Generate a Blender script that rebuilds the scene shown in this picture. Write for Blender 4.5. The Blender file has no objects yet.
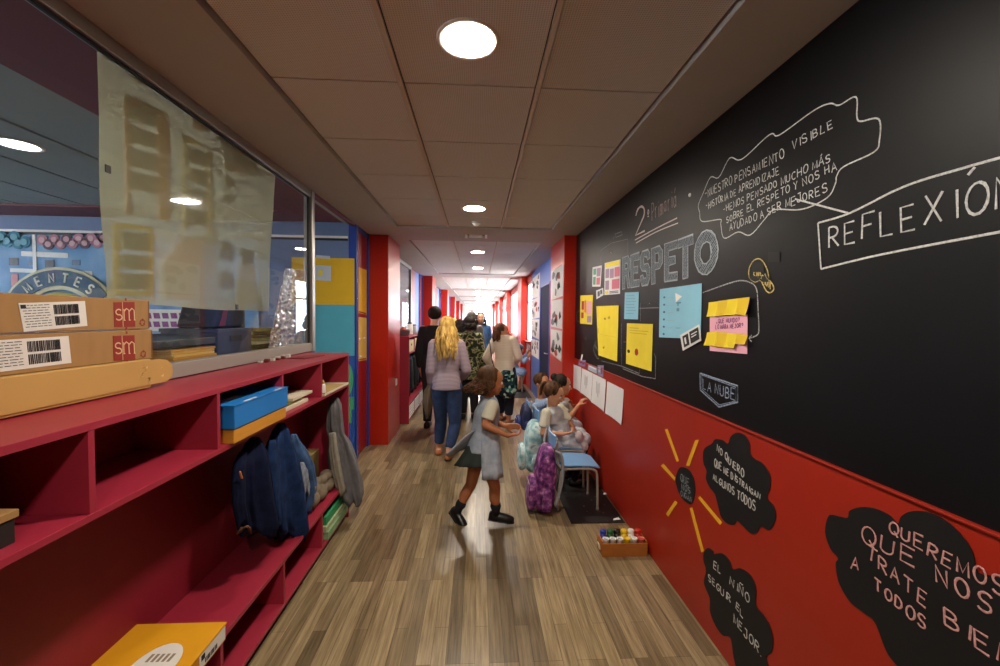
import bpy, math, random
import numpy as np
from mathutils import Vector, Matrix
random.seed(7)
S = bpy.context.scene
COL = S.collection
# ---------------------------------------------------------------- camera
FPX, YAW, PITCH, ROLL, CH = 416.3, .0532, .0355, .0108, 1.586
cy, sy, cp, sp = math.cos(YAW), math.sin(YAW), math.cos(PITCH), math.sin(PITCH)
CF = Vector((sy*cp, cy*cp, -sp)); _r = Vector((cy, -sy, 0)); _u = _r.cross(CF)
CR = math.cos(ROLL)*_r + math.sin(ROLL)*_u
CU = -math.sin(ROLL)*_r + math.cos(ROLL)*_u
CO = Vector((0, 0, CH))
camd = bpy.data.cameras.new('camera'); cam = bpy.data.objects.new('camera', camd); COL.objects.link(cam)
camd.sensor_width = 36; camd.lens = FPX*36/1000; camd.clip_start = .02; camd.clip_end = 400
m = Matrix((CR, CU, -CF)).transposed().to_4x4(); m.translation = CO
cam.matrix_world = m
S.camera = cam
# ---------------------------------------------------------------- world, lamps' strength, exposure
W_ = bpy.data.worlds.new('daylight'); S.world = W_; W_.use_nodes = True
bg = W_.node_tree.nodes['Background']
bg.inputs[0].default_value = (.82, .91, 1.0, 1); bg.inputs[1].default_value = 20.0
LAMP_STRENGTH = 430.0
LAMP_COLOR = (1.0, .89, .75)
S.view_settings.view_transform = 'Standard'
S.view_settings.look = 'None'
S.view_settings.exposure = 0.0
S.view_settings.gamma = 1.0
S.view_settings.use_curve_mapping = False
try:
    S.cycles.max_bounces = 8; S.cycles.diffuse_bounces = 5; S.cycles.transparent_max_bounces = 16
    S.cycles.sample_clamp_indirect = 6.0
    S.cycles.caustics_reflective = False; S.cycles.caustics_refractive = False
except Exception: pass

# ---------------------------------------------------------------- pixel -> point on a real plane
def ray(x, y): return CF + (x-500)/FPX*CR - (y-333)/FPX*CU
def onX(x, y, X): d = ray(x, y); return CO + d*(X/d.x)
def onY(x, y, Y): d = ray(x, y); return CO + d*(Y/d.y)
def onZ(x, y, Z): d = ray(x, y); return CO + d*((Z-CH)/d.z)

# ---------------------------------------------------------------- materials
def lin(h):
    h = h.lstrip('#'); v = [int(h[i:i+2], 16)/255 for i in (0, 2, 4)]
    return tuple(c/12.92 if c <= .04045 else ((c+.055)/1.055)**2.4 for c in v) + (1,)
MC = {}
def M(name, col='#808080', rough=.6, metal=0, var=.0, vscale=8, bump=0, bscale=60, spec=.5, emit=None, es=0, stretch=None, sheen=0):
    if name in MC: return MC[name]
    m = bpy.data.materials.new(name); m.use_nodes = True; nt = m.node_tree; b = nt.nodes['Principled BSDF']
    c = lin(col); b.inputs['Base Color'].default_value = c
    b.inputs['Roughness'].default_value = rough; b.inputs['Metallic'].default_value = metal
    b.inputs['Specular IOR Level'].default_value = spec
    if sheen: b.inputs['Sheen Weight'].default_value = sheen
    if emit: b.inputs['Emission Color'].default_value = lin(emit); b.inputs['Emission Strength'].default_value = es
    if var or bump:
        tc = nt.nodes.new('ShaderNodeTexCoord'); mp = nt.nodes.new('ShaderNodeMapping')
        nt.links.new(tc.outputs['Object'], mp.inputs[0])
        if stretch: mp.inputs['Scale'].default_value = stretch
    if var:
        n = nt.nodes.new('ShaderNodeTexNoise'); n.inputs['Scale'].default_value = vscale; n.inputs['Detail'].default_value = 4
        nt.links.new(mp.outputs[0], n.inputs['Vector'])
        r = nt.nodes.new('ShaderNodeValToRGB')
        r.color_ramp.elements[0].position = .3; r.color_ramp.elements[1].position = .7
        r.color_ramp.elements[0].color = tuple(max(0, x*(1-var)) for x in c[:3])+(1,)
        r.color_ramp.elements[1].color = tuple(min(1, x*(1+var)) for x in c[:3])+(1,)
        nt.links.new(n.outputs['Fac'], r.inputs[0]); nt.links.new(r.outputs[0], b.inputs['Base Color'])
    if bump:
        n2 = nt.nodes.new('ShaderNodeTexNoise'); n2.inputs['Scale'].default_value = bscale; n2.inputs['Detail'].default_value = 3
        nt.links.new(mp.outputs[0], n2.inputs['Vector'])
        bp = nt.nodes.new('ShaderNodeBump'); bp.inputs['Strength'].default_value = bump; bp.inputs['Distance'].default_value = .01
        nt.links.new(n2.outputs['Fac'], bp.inputs['Height']); nt.links.new(bp.outputs[0], b.inputs['Normal'])
    MC[name] = m; return m

def ramp_material(name, kind, stops, rough=.85, scale=8, mapping=(1, 1, 1), interp='LINEAR', detail=2, bands='Z'):
    """a printed or woven pattern: noise / wave / voronoi through a colour ramp"""
    if name in MC: return MC[name]
    m = bpy.data.materials.new(name); m.use_nodes = True; nt = m.node_tree; b = nt.nodes['Principled BSDF']
    b.inputs['Roughness'].default_value = rough; b.inputs['Specular IOR Level'].default_value = .2
    tc = nt.nodes.new('ShaderNodeTexCoord'); mp = nt.nodes.new('ShaderNodeMapping')
    nt.links.new(tc.outputs['Object'], mp.inputs[0]); mp.inputs['Scale'].default_value = mapping
    if kind == 'wave':
        n = nt.nodes.new('ShaderNodeTexWave'); n.bands_direction = bands; n.inputs['Distortion'].default_value = .6
    elif kind == 'voronoi':
        n = nt.nodes.new('ShaderNodeTexVoronoi')
    else:
        n = nt.nodes.new('ShaderNodeTexNoise'); n.inputs['Detail'].default_value = detail
    n.inputs['Scale'].default_value = scale
    nt.links.new(mp.outputs[0], n.inputs['Vector'])
    r = nt.nodes.new('ShaderNodeValToRGB'); r.color_ramp.interpolation = interp
    els = r.color_ramp.elements
    while len(els) < len(stops): els.new(.5)
    for e, (p, c) in zip(els, stops): e.position = p; e.color = lin(c)
    out = n.outputs['Color'] if kind == 'voronoi' and interp == 'CONSTANT' else (n.outputs['Distance'] if kind == 'voronoi' else n.outputs[1] if kind == 'wave' else n.outputs[0])
    nt.links.new(out, r.inputs[0]); nt.links.new(r.outputs[0], b.inputs['Base Color'])
    MC[name] = m; return m

def glass_material(name, tint='#ffffff', refl=.09, rough=.0):
    m = bpy.data.materials.new(name); m.use_nodes = True; nt = m.node_tree; nt.nodes.clear()
    o = nt.nodes.new('ShaderNodeOutputMaterial'); mx = nt.nodes.new('ShaderNodeMixShader')
    t = nt.nodes.new('ShaderNodeBsdfTransparent'); g = nt.nodes.new('ShaderNodeBsdfGlossy'); l = nt.nodes.new('ShaderNodeFresnel')
    l.inputs[0].default_value = 1.45
    t.inputs[0].default_value = lin(tint); g.inputs['Roughness'].default_value = rough
    ge = nt.nodes.new('ShaderNodeNewGeometry'); sb = nt.nodes.new('ShaderNodeMath'); sb.operation = 'SUBTRACT'; sb.use_clamp = True
    nt.links.new(l.outputs[0], sb.inputs[0]); nt.links.new(ge.outputs['Backfacing'], sb.inputs[1])
    nt.links.new(sb.outputs[0], mx.inputs[0]); nt.links.new(t.outputs[0], mx.inputs[1]); nt.links.new(g.outputs[0], mx.inputs[2])
    nt.links.new(mx.outputs[0], o.inputs[0]); MC[name] = m; return m

def film_material(name, col, opacity=.5, gloss=.12, rough=.08, bump=0, bscale=20):
    """thin translucent plastic film / tracing sheet"""
    m = bpy.data.materials.new(name); m.use_nodes = True; nt = m.node_tree; nt.nodes.clear()
    o = nt.nodes.new('ShaderNodeOutputMaterial'); a = nt.nodes.new('ShaderNodeMixShader'); b = nt.nodes.new('ShaderNodeMixShader'); d2 = nt.nodes.new('ShaderNodeMixShader')
    t = nt.nodes.new('ShaderNodeBsdfTransparent'); g = nt.nodes.new('ShaderNodeBsdfGlossy'); d = nt.nodes.new('ShaderNodeBsdfDiffuse'); tr = nt.nodes.new('ShaderNodeBsdfTranslucent')
    for x in (d, tr): x.inputs[0].default_value = lin(col)
    t.inputs[0].default_value = (.95, .95, .93, 1)
    d2.inputs[0].default_value = .5
    nt.links.new(d.outputs[0], d2.inputs[1]); nt.links.new(tr.outputs[0], d2.inputs[2])
    a.inputs[0].default_value = opacity; b.inputs[0].default_value = gloss; g.inputs['Roughness'].default_value = rough
    nt.links.new(t.outputs[0], a.inputs[1]); nt.links.new(d2.outputs[0], a.inputs[2])
    nt.links.new(a.outputs[0], b.inputs[1]); nt.links.new(g.outputs[0], b.inputs[2]); nt.links.new(b.outputs[0], o.inputs[0])
    if bump:
        tc = nt.nodes.new('ShaderNodeTexCoord'); n2 = nt.nodes.new('ShaderNodeTexVoronoi'); n2.inputs['Scale'].default_value = bscale
        nt.links.new(tc.outputs['Object'], n2.inputs['Vector'])
        bp = nt.nodes.new('ShaderNodeBump'); bp.inputs['Strength'].default_value = bump; bp.inputs['Distance'].default_value = .02
        nt.links.new(n2.outputs['Distance'], bp.inputs['Height'])
        for x in (g, d): nt.links.new(bp.outputs[0], x.inputs['Normal'])
    MC[name] = m; return m

def chalk_material(name, col, cover=.75, scale=160):
    """powdery chalk: grains let the board show through"""
    m = bpy.data.materials.new(name); m.use_nodes = True; nt = m.node_tree; nt.nodes.clear()
    o = nt.nodes.new('ShaderNodeOutputMaterial'); a = nt.nodes.new('ShaderNodeMixShader'); t = nt.nodes.new('ShaderNodeBsdfTransparent'); d = nt.nodes.new('ShaderNodeBsdfDiffuse')
    d.inputs[0].default_value = lin(col)
    tc = nt.nodes.new('ShaderNodeTexCoord'); n = nt.nodes.new('ShaderNodeTexNoise'); n.inputs['Scale'].default_value = scale; n.inputs['Detail'].default_value = 2
    nt.links.new(tc.outputs['Object'], n.inputs['Vector'])
    mr = nt.nodes.new('ShaderNodeMapRange'); mr.inputs[1].default_value = .3; mr.inputs[2].default_value = .62; mr.inputs[3].default_value = max(0, cover*2-1); mr.inputs[4].default_value = 1 if cover > .5 else cover*2
    nt.links.new(n.outputs['Fac'], mr.inputs[0]); nt.links.new(mr.outputs[0], a.inputs[0])
    nt.links.new(t.outputs[0], a.inputs[1]); nt.links.new(d.outputs[0], a.inputs[2]); nt.links.new(a.outputs[0], o.inputs[0])
    MC[name] = m; return m

def emis(name, col, s):
    m = bpy.data.materials.new(name); m.use_nodes = True; nt = m.node_tree; nt.nodes.clear()
    o = nt.nodes.new('ShaderNodeOutputMaterial'); e = nt.nodes.new('ShaderNodeEmission')
    e.inputs[0].default_value = tuple(col)+(1,); e.inputs[1].default_value = s
    nt.links.new(e.outputs[0], o.inputs[0]); MC[name] = m; return m

def floor_material():
    m = bpy.data.materials.new('wood_plank_floor'); m.use_nodes = True; nt = m.node_tree; b = nt.nodes['Principled BSDF']; L = nt.links
    tc = nt.nodes.new('ShaderNodeTexCoord'); mp = nt.nodes.new('ShaderNodeMapping'); mp.inputs['Rotation'].default_value = (0, 0, math.pi/2)
    L.new(tc.outputs['Object'], mp.inputs[0])
    br = nt.nodes.new('ShaderNodeTexBrick'); L.new(mp.outputs[0], br.inputs['Vector'])
    br.inputs['Scale'].default_value = 1; br.inputs['Brick Width'].default_value = .62; br.inputs['Row Height'].default_value = .068
    br.inputs['Mortar Size'].default_value = .0008; br.offset = .37; br.offset_frequency = 3; br.inputs['Bias'].default_value = -.05
    br.inputs['Color1'].default_value = lin('#7a6a50'); br.inputs['Color2'].default_value = lin('#b09c78'); br.inputs['Mortar'].default_value = lin('#3e3226')
    mp2 = nt.nodes.new('ShaderNodeMapping'); mp2.inputs['Scale'].default_value = (38, 1.6, 1); L.new(tc.outputs['Object'], mp2.inputs[0])
    n = nt.nodes.new('ShaderNodeTexNoise'); n.inputs['Scale'].default_value = 1.6; n.inputs['Detail'].default_value = 7; n.inputs['Roughness'].default_value = .65; L.new(mp2.outputs[0], n.inputs['Vector'])
    r = nt.nodes.new('ShaderNodeValToRGB'); r.color_ramp.elements[0].position = .3; r.color_ramp.elements[0].color = lin('#a39b8e'); r.color_ramp.elements[1].position = .68; r.color_ramp.elements[1].color = (1, 1, 1, 1)
    L.new(n.outputs['Fac'], r.inputs[0])
    mx = nt.nodes.new('ShaderNodeMix'); mx.data_type = 'RGBA'; mx.blend_type = 'MULTIPLY'; mx.inputs[0].default_value = 1
    L.new(br.outputs['Color'], mx.inputs[6]); L.new(r.outputs[0], mx.inputs[7]); L.new(mx.outputs[2], b.inputs['Base Color'])
    b.inputs['Roughness'].default_value = .28; b.inputs['Specular IOR Level'].default_value = .5
    bp = nt.nodes.new('ShaderNodeBump'); bp.inputs['Strength'].default_value = .08; bp.inputs['Distance'].default_value = .004
    L.new(n.outputs['Fac'], bp.inputs['Height']); L.new(bp.outputs[0], b.inputs['Normal'])
    MC['floor'] = m; return m

def tile_material():
    """perforated mineral ceiling tile: rows of tiny dark holes"""
    m = bpy.data.materials.new('perforated_tile'); m.use_nodes = True; nt = m.node_tree; b = nt.nodes['Principled BSDF']; L = nt.links
    tc = nt.nodes.new('ShaderNodeTexCoord'); v = nt.nodes.new('ShaderNodeTexVoronoi'); v.inputs['Scale'].default_value = 115; v.inputs['Randomness'].default_value = 0
    L.new(tc.outputs['Object'], v.inputs['Vector']); v.voronoi_dimensions = '2D'
    r = nt.nodes.new('ShaderNodeValToRGB'); r.color_ramp.elements[0].position = .2; r.color_ramp.elements[0].color = lin('#aaa59c'); r.color_ramp.elements[1].position = .32; r.color_ramp.elements[1].color = lin('#d6d2ca')
    L.new(v.outputs['Distance'], r.inputs[0]); L.new(r.outputs[0], b.inputs['Base Color'])
    b.inputs['Roughness'].default_value = .8
    MC['tile'] = m; return m

# ---------------------------------------------------------------- mesh builder
ORG = {}
def org(o): return ORG.get(o.name, Vector((0, 0, 0)))
class MB:
    def __init__(s): s.v = []; s.f = []
    def add(s, vs, fs):
        k = len(s.v); s.v += [Vector(p) for p in vs]; s.f += [tuple(i+k for i in f) for f in fs]; return s
    def box(s, x0, x1, y0, y1, z0, z1):
        x0, x1 = sorted((x0, x1)); y0, y1 = sorted((y0, y1)); z0, z1 = sorted((z0, z1))
        return s.add([(x0,y0,z0),(x1,y0,z0),(x1,y1,z0),(x0,y1,z0),(x0,y0,z1),(x1,y0,z1),(x1,y1,z1),(x0,y1,z1)],
                     [(0,3,2,1),(4,5,6,7),(0,1,5,4),(1,2,6,5),(2,3,7,6),(3,0,4,7)])
    def loft(s, rings, cap=True, closed=True):
        n = len(rings[0]); k = len(s.v)
        for r in rings: s.v += [Vector(p) for p in r]
        for i in range(len(rings)-1):
            for j in range(n if closed else n-1):
                a = k+i*n+j; b_ = k+i*n+(j+1) % n
                s.f.append((a, b_, b_+n, a+n))
        if cap:
            s.f.append(tuple(k+j for j in range(n))[::-1]); s.f.append(tuple(k+(len(rings)-1)*n+j for j in range(n)))
        return s
    def tube(s, pts, rad, n=8, cap=True, flat=None):
        pts = [Vector(p) for p in pts]
        pts = [p for i, p in enumerate(pts) if i == 0 or (p-pts[i-1]).length > 1e-6]
        if len(pts) < 2: return s
        if not hasattr(rad, '__len__'): rad = [rad]*len(pts)
        rings = []; ref = None
        for i, p in enumerate(pts):
            t = (pts[min(i+1, len(pts)-1)]-pts[max(i-1, 0)])
            if t.length < 1e-9: t = Vector((0, 0, 1))
            t.normalize()
            if ref is None: ref = Vector((0, 0, 1)) if abs(t.z) < .9 else Vector((1, 0, 0))
            a = ref-t*ref.dot(t)
            if a.length < 1e-5: a = t.orthogonal()
            a.normalize(); ref = a; b = t.cross(a)
            ring = []
            for k in range(n):
                q = 2*math.pi*k/n; o = (a*math.cos(q)+b*math.sin(q))*rad[min(i, len(rad)-1)]
                if flat: o = o-flat[0]*(o.dot(flat[0])*(1-flat[1]))
                ring.append(p+o)
            rings.append(ring)
        return s.loft(rings, cap)
    def capsule(s, p, q, r0, r1, n=12):
        p = Vector(p); q = Vector(q); d = q-p
        if d.length < 1e-6: return s.ball(p, (r0, r0, r0))
        t = d.normalized(); pts = []; rs = []
        for a in (-80, -55, -28): pts.append(p+t*r0*math.sin(math.radians(a))); rs.append(r0*math.cos(math.radians(a)))
        pts += [p, q]; rs += [r0, r1]
        for a in (28, 55, 80): pts.append(q+t*r1*math.sin(math.radians(a))); rs.append(r1*math.cos(math.radians(a)))
        return s.tube(pts, rs, n)
    def chain(s, pts, rs, n=12):
        for i in range(len(pts)-1): s.capsule(pts[i], pts[i+1], rs[i], rs[i+1], n)
        return s
    def ball(s, c, r, R=None, n=14, m_=9):
        c = Vector(c); rings = []
        for i in range(m_):
            a = math.radians(-86+172*i/(m_-1)); ring = []
            for k in range(n):
                q = 2*math.pi*k/n
                o = Vector((r[0]*math.cos(a)*math.cos(q), r[1]*math.cos(a)*math.sin(q), r[2]*math.sin(a)))
                if R is not None: o = R @ o
                ring.append(c+o)
            rings.append(ring)
        return s.loft(rings)
    def prism(s, poly, off):
        """closed polygon (3D points) extruded by vector off"""
        n = len(poly); off = Vector(off); k = len(s.v)
        P = [Vector(p) for p in poly]
        s.v += P+[p+off for p in P]
        s.f.append(tuple(range(k, k+n))[::-1]); s.f.append(tuple(range(k+n, k+2*n)))
        for j in range(n):
            a, b = k+j, k+(j+1) % n
            s.f.append((a, b, b+n, a+n))
        return s
    def lathe(s, c, prof, n=20):
        c = Vector(c)
        return s.loft([[c+Vector((r*math.cos(2*math.pi*k/n), r*math.sin(2*math.pi*k/n), z)) for k in range(n)] for r, z in prof])
    def build(s, name, mat, parent=None, bevel=0, seg=2, smooth=False, subsurf=0):
        o0 = org(parent) if parent is not None else Vector((0, 0, 0))
        if parent is not None: base = o0
        else:
            xs = [p.x for p in s.v]; ys = [p.y for p in s.v]; zs = [p.z for p in s.v]
            base = Vector(((min(xs)+max(xs))/2, (min(ys)+max(ys))/2, min(zs)))
        me = bpy.data.meshes.new(name); me.from_pydata([tuple(p-base) for p in s.v], [], s.f); me.validate(); me.update()
        bmx = __import__('bmesh').new(); bmx.from_mesh(me); __import__('bmesh').ops.recalc_face_normals(bmx, faces=bmx.faces); bmx.to_mesh(me); bmx.free()
        o = bpy.data.objects.new(name, me); COL.objects.link(o)
        me.materials.append(mat)
        if parent is not None: o.parent = parent
        else: o.location = base
        ORG[o.name] = base
        if smooth:
            for p in me.polygons: p.use_smooth = True
        if bevel:
            bv = o.modifiers.new('bevel', 'BEVEL'); bv.width = bevel; bv.segments = seg; bv.limit_method = 'ANGLE'; bv.angle_limit = math.radians(40)
        if subsurf:
            sb = o.modifiers.new('sub', 'SUBSURF'); sb.levels = subsurf; sb.render_levels = subsurf
        return o
    def fused(s, name, mat, parent=None, voxel=.01, iters=4, factor=.5):
        """union of everything collected, as one smooth continuous surface"""
        me = bpy.data.meshes.new('tmp'); me.from_pydata([tuple(p) for p in s.v], [], s.f); me.validate(); me.update()
        bmx = __import__('bmesh').new(); bmx.from_mesh(me); __import__('bmesh').ops.recalc_face_normals(bmx, faces=bmx.faces); bmx.to_mesh(me); bmx.free()
        t = bpy.data.objects.new('tmp', me); COL.objects.link(t)
        r = t.modifiers.new('r', 'REMESH'); r.mode = 'VOXEL'; r.voxel_size = voxel
        k = t.modifiers.new('k', 'SMOOTH'); k.factor = factor; k.iterations = iters
        dg = bpy.context.evaluated_depsgraph_get(); dg.update()
        me2 = bpy.data.meshes.new_from_object(t.evaluated_get(dg))
        bpy.data.objects.remove(t); bpy.data.meshes.remove(me)
        base = org(parent) if parent is not None else Vector((0, 0, 0))
        me2.transform(Matrix.Translation(-base)); me2.name = name
        me2.materials.clear(); me2.materials.append(mat)
        for p in me2.polygons: p.use_smooth = True
        o = bpy.data.objects.new(name, me2); COL.objects.link(o)
        if parent is not None: o.parent = parent
        ORG[o.name] = base
        return o

def tag(o, label, cat, group=None, kind=None):
    if label: o['label'] = label
    if cat: o['category'] = cat
    if group: o['group'] = group
    if kind: o['kind'] = kind
    return o
def thing(name, loc, label, cat, group=None):
    o = bpy.data.objects.new(name, None); COL.objects.link(o); o.location = loc; o.empty_display_size = .05
    ORG[o.name] = Vector(loc); return tag(o, label, cat, group)
def struct(name, mb, mat, **k):
    o = mb.build(name, mat, **k); o['kind'] = 'structure'; return o
def copy_tree(o, loc=None, parent=None):
    c = o.copy(); COL.objects.link(c)
    if parent is not None: c.parent = parent; c.matrix_parent_inverse = o.matrix_parent_inverse.copy()
    if loc is not None: c.location = loc
    ORG[c.name] = Vector(c.location)
    for ch in o.children: copy_tree(ch, None, c)
    return c
def smooth_line(pts, k=6, closed=False):
    P = [Vector(p) for p in pts]; n = len(P); out = []
    for i in range(n if closed else n-1):
        if closed: a, b, c, d = P[i-1], P[i], P[(i+1) % n], P[(i+2) % n]
        else: a, b, c, d = P[max(i-1, 0)], P[i], P[i+1], P[min(i+2, n-1)]
        for j in range(k):
            t = j/k
            out.append(.5*((2*b)+(c-a)*t+(2*a-5*b+4*c-d)*t*t+(3*b-a-3*c+d)*t**3))
    if not closed: out.append(P[-1])
    return out
# ================================================================ SETTING
XR, XS, XG, ZS, ZT = 1.174, -1.01, -1.337, 2.588, 2.609
PITCHY = 4.94                       # one bay of the corridor
NB = 6; YEND = 33.0
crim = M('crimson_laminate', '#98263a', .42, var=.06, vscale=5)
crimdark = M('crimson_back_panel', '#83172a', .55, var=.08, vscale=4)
redw = M('red_wall_paint', '#9c2210', .42, var=.04, vscale=3, bump=.03, bscale=90)
redcol = M('red_column_paint', '#b2220f', .3, var=.03, vscale=3)
plaster = M('white_plaster', '#b2aca2', .8, var=.03, vscale=3)
bluew = M('blue_wall_paint', '#4266ae', .5, var=.03)
navy = M('navy_door_paint', '#101c3a', .7, spec=.15)
bluef = M('blue_frame_paint', '#1f3f95', .4)
maroon = M('maroon_paint', '#6a2028', .5)
darkdoor = M('dark_red_door', '#8a1616', .35)
alu = M('brushed_aluminium', '#a8a49e', .35, metal=.7, var=.05)
alusill = M('grey_sill_paint', '#8e8780', .5)
blackrub = M('black_gasket', '#0c0c0e', .5)
whitep = M('white_paint', '#e8e6e2', .5)
cream_w = M('cream_wall', '#d8d4cc', .7)
glass = glass_material('clear_glass')
floor_m = floor_material(); tile_m = tile_material()
tgrid = M('tbar_metal', '#c9baa6', .45, metal=.3)
gapm = M('ceiling_gap', '#3a302a', .9)

f = struct('floor', MB().box(-7.8, 1.5, -3, YEND+.2, -.12, 0), floor_m)
f.location = (0, 0, 0); f.data.transform(Matrix.Translation(Vector((-3.15, (YEND-2.8)/2, -.12)))); ORG['floor'] = Vector((0, 0, 0))

# plasterboard soffit with one sunk tile field per bay
GX0, GX1 = -.908, .828
b = MB().box(-1.45, GX0, -3, YEND, ZS, ZS+.16).box(GX1, 1.5, -3, YEND, ZS, ZS+.16)
edges = [(-3, .56)]+[(4.72+PITCHY*k, 5.50+PITCHY*k) for k in range(NB)]
for y0, y1 in edges: b.box(GX0, GX1, y0, min(y1, YEND), ZS, ZS+.16)
struct('ceiling', b, plaster)
tl = MB(); gp = MB(); tb = MB()
for k in range(NB+1):
    y0 = edges[k][1]; y1 = edges[k+1][0] if k < NB else YEND
    gp.box(GX0, GX1, y0, y1, ZT+.02, ZT+.03)
    ys = [y0]; q = (1.875-.6*2 if k == 0 else y0+.5)
    while q < y1-.05: ys.append(q); q += .6
    ys.append(y1)
    xs = [GX0, -.344, .256, GX1]
    for i in range(3):
        for j in range(len(ys)-1):
            tl.box(xs[i]+.014, xs[i+1]-.014, ys[j]+.005, ys[j+1]-.005, ZT, ZT+.018)
    for x in (-.344, .256): tb.box(x-.009, x+.009, y0, y1, ZT-.012, ZT+.004)
o = tl.build('ceiling_tiles', tile_m); o['kind'] = 'structure'
struct('ceiling_backing', gp, gapm); struct('trim_1', tb, tgrid)

# right wall, near bay
struct('wall_right', MB().box(1.19, 1.5, -3, 9.1, 0, ZS), redw)
wp = MB().box(1.170, 1.19, -3, 4.985, 0, 1.108)
struct('trim_2', wp, redw, bevel=.002)
struct('trim_3', MB().box(1.160, 1.1895, -3, 4.985, 1.1085, 1.116), redw, bevel=.002)
struct('wall_back_blocker', MB().box(-7.8, 1.5, -3.1, -3, 0, 2.75), cream_w)  # unseen wall added behind the camera to keep the near corridor dark
struct('wall_end', MB().box(-7.8, 1.5, YEND, YEND+.1, 2.2, 2.75).box(-7.8, -.75, YEND, YEND+.1, 0, 2.2).box(.7, 1.5, YEND, YEND+.1, 0, 2.2), cream_w)
dn = struct('door_9', MB().box(-.75, .7, YEND+.02, YEND+.05, 2.1, 2.2).box(-.75, -.68, YEND+.02, YEND+.05, 0, 2.1).box(.63, .7, YEND+.02, YEND+.05, 0, 2.1).box(-.05, .02, YEND+.02, YEND+.05, 0, 2.1).box(-.68, .63, YEND+.02, YEND+.05, 0, .3), alu)
gpn = MB().box(-.68, .63, YEND+.03, YEND+.04, .3, 2.1).build('pane', glass, dn)
# columns on both sides, one pair per bay
for k in range(NB):
    d = PITCHY*k
    struct('column_left' if k == 0 else 'column_left', MB().box(XG-.06, -1.10, 5.18+d, 5.95+d, 0, ZS+.01), redcol, bevel=.004)
    struct('column_right', MB().box(1.027, 1.25, 4.985+d, 5.90+d, 0, ZS+.01), redcol, bevel=.004)
# right wall, second bay: blue wall with a dark door, then windows
struct('wall_blue', MB().box(XR, 1.1895, 5.9, 6.76, 0, ZS).box(XR, 1.1895, 7.80, 9.1, 0, ZS).box(XR, 1.1895, 6.76, 7.80, 2.2, ZS), bluew)
d1 = struct('door_1', MB().box(1.176, 1.188, 6.80, 7.76, 0, 2.17), navy)
MB().tube([(1.172, 6.9, 1.0), (1.135, 6.9, 1.0), (1.135, 7.02, 1.0)], .009).build('door_handle', alu, d1)
tr = MB()
for y in (6.76, 7.76): tr.box(1.164, 1.176, y, y+.04, 0, 2.2)
tr.box(1.164, 1.176, 6.76, 7.8, 2.165, 2.2); struct('trim_4', tr, bluef)
rf = MB().box(1.16, 1.5, 9.1, YEND, 0, 1.05).box(1.17, 1.5, 9.1, YEND, 2.42, ZS)
struct('wall_right_far', rf, redw)
n = 1
for k in range(1, NB+1):
    y0 = 9.1 if k == 1 else 5.9+PITCHY*(k-1); y1 = min(4.985+PITCHY*k, YEND)
    fr = MB(); fr.box(1.19, 1.24, y0, y1, 1.05, 1.10).box(1.19, 1.24, y0, y1, 2.36, 2.42).box(1.19, 1.24, y0, y1, 1.95, 1.99)
    nn = max(1, round((y1-y0)/1.0))
    for i in range(nn+1):
        y = y0+(y1-y0-.05)*i/nn; fr.box(1.19, 1.24, y, y+.05, 1.05, 2.42)
    w = struct('window_%d' % n, fr, whitep); n += 1
    MB().box(1.212, 1.218, y0+.02, y1-.02, 1.08, 2.38).build('pane', glass, w)
struct('sill_right', MB().box(1.10, 1.24, 9.1, YEND, 1.05, 1.075), redw, bevel=.004)

# ---- left side: low wall, glazing, doorway, cupboard door; the same in every bay
def bay_left(k):
    d = PITCHY*k
    y0 = -3 if k == 0 else 5.95+PITCHY*(k-1); y1 = 3.42+d
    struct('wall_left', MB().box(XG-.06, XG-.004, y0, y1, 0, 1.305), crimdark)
    fr = MB().box(XG-.05, XG+.005, y0, y1, 1.306, 1.372)            # sill profile
    struct('trim_sill', fr, alusill, bevel=.003)
    fr = MB().box(XG-.045, XG+.004, y0, y1, ZS-.055, ZS).box(XG-.055, XG+.012, y1, y1+.055, 1.306, ZS)
    w = struct('window_%d' % (20+k), fr, alu, bevel=.003)
    MB().box(XG-.022, XG-.010, y0, y1, ZS-.066, ZS-.055).box(XG-.022, XG-.010, y1-.022, y1, 1.372, ZS-.06).build('gasket', blackrub, w)
    MB().box(XG-.018, XG-.014, y0, y1-.02, 1.372, ZS-.06).build('pane', glass, w)
    # doorway head, blue jambs and the dark red cupboard door beside it
    struct('trim_head', MB().box(XG-.03, XG+.006, y1+.055, 4.60+d, ZS-.03, ZS), maroon)
    struct('trim_jamb', MB().box(XG-.07, XG+.012, 4.622+d, 4.70+d, 0, ZS), bluef, bevel=.003)
    struct('trim_strip', MB().box(XG+.0125, XG+.017, 4.640+d, 4.655+d, 0, ZS-.01), M('polished_strip', '#d8d6d2', .15, metal=1))
    dd = struct('door_%d' % (2+k), MB().box(XG-.03, XG-.006, 4.70+d, 5.12+d, .02, ZS-.06), darkdoor, bevel=.003)
    struct('trim_jamb_far', MB().box(XG-.07, XG+.012, 5.12+d, 5.178+d, 0, ZS).box(XG-.06, XG+.006, 4.70+d, 5.12+d, ZS-.06, ZS).box(XG-.06, XG-.031, 4.7+d, 5.12+d, 0, ZS-.06), bluef, bevel=.003)
    kn = MB()
    for y, z in ((4.78, 1.33), (4.98, 1.335), (4.82, 1.13)): kn.ball((XG+.0, y+d, z), (.012, .012, .012), n=10, m_=7)
    kn.build('knob', whitep, dd, smooth=True)
    if k:
        d2 = struct('door_%d' % (12+k), MB().box(XG-.03, XG-.006, y1+.06, 4.0+d, .02, ZS-.03), darkdoor)
        MB().box(XG-.03, XG-.006, 4.0+d, 4.58+d, .02, ZS-.03).build('door_leaf', bluew, d2)
for k in range(NB): bay_left(k)

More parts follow.
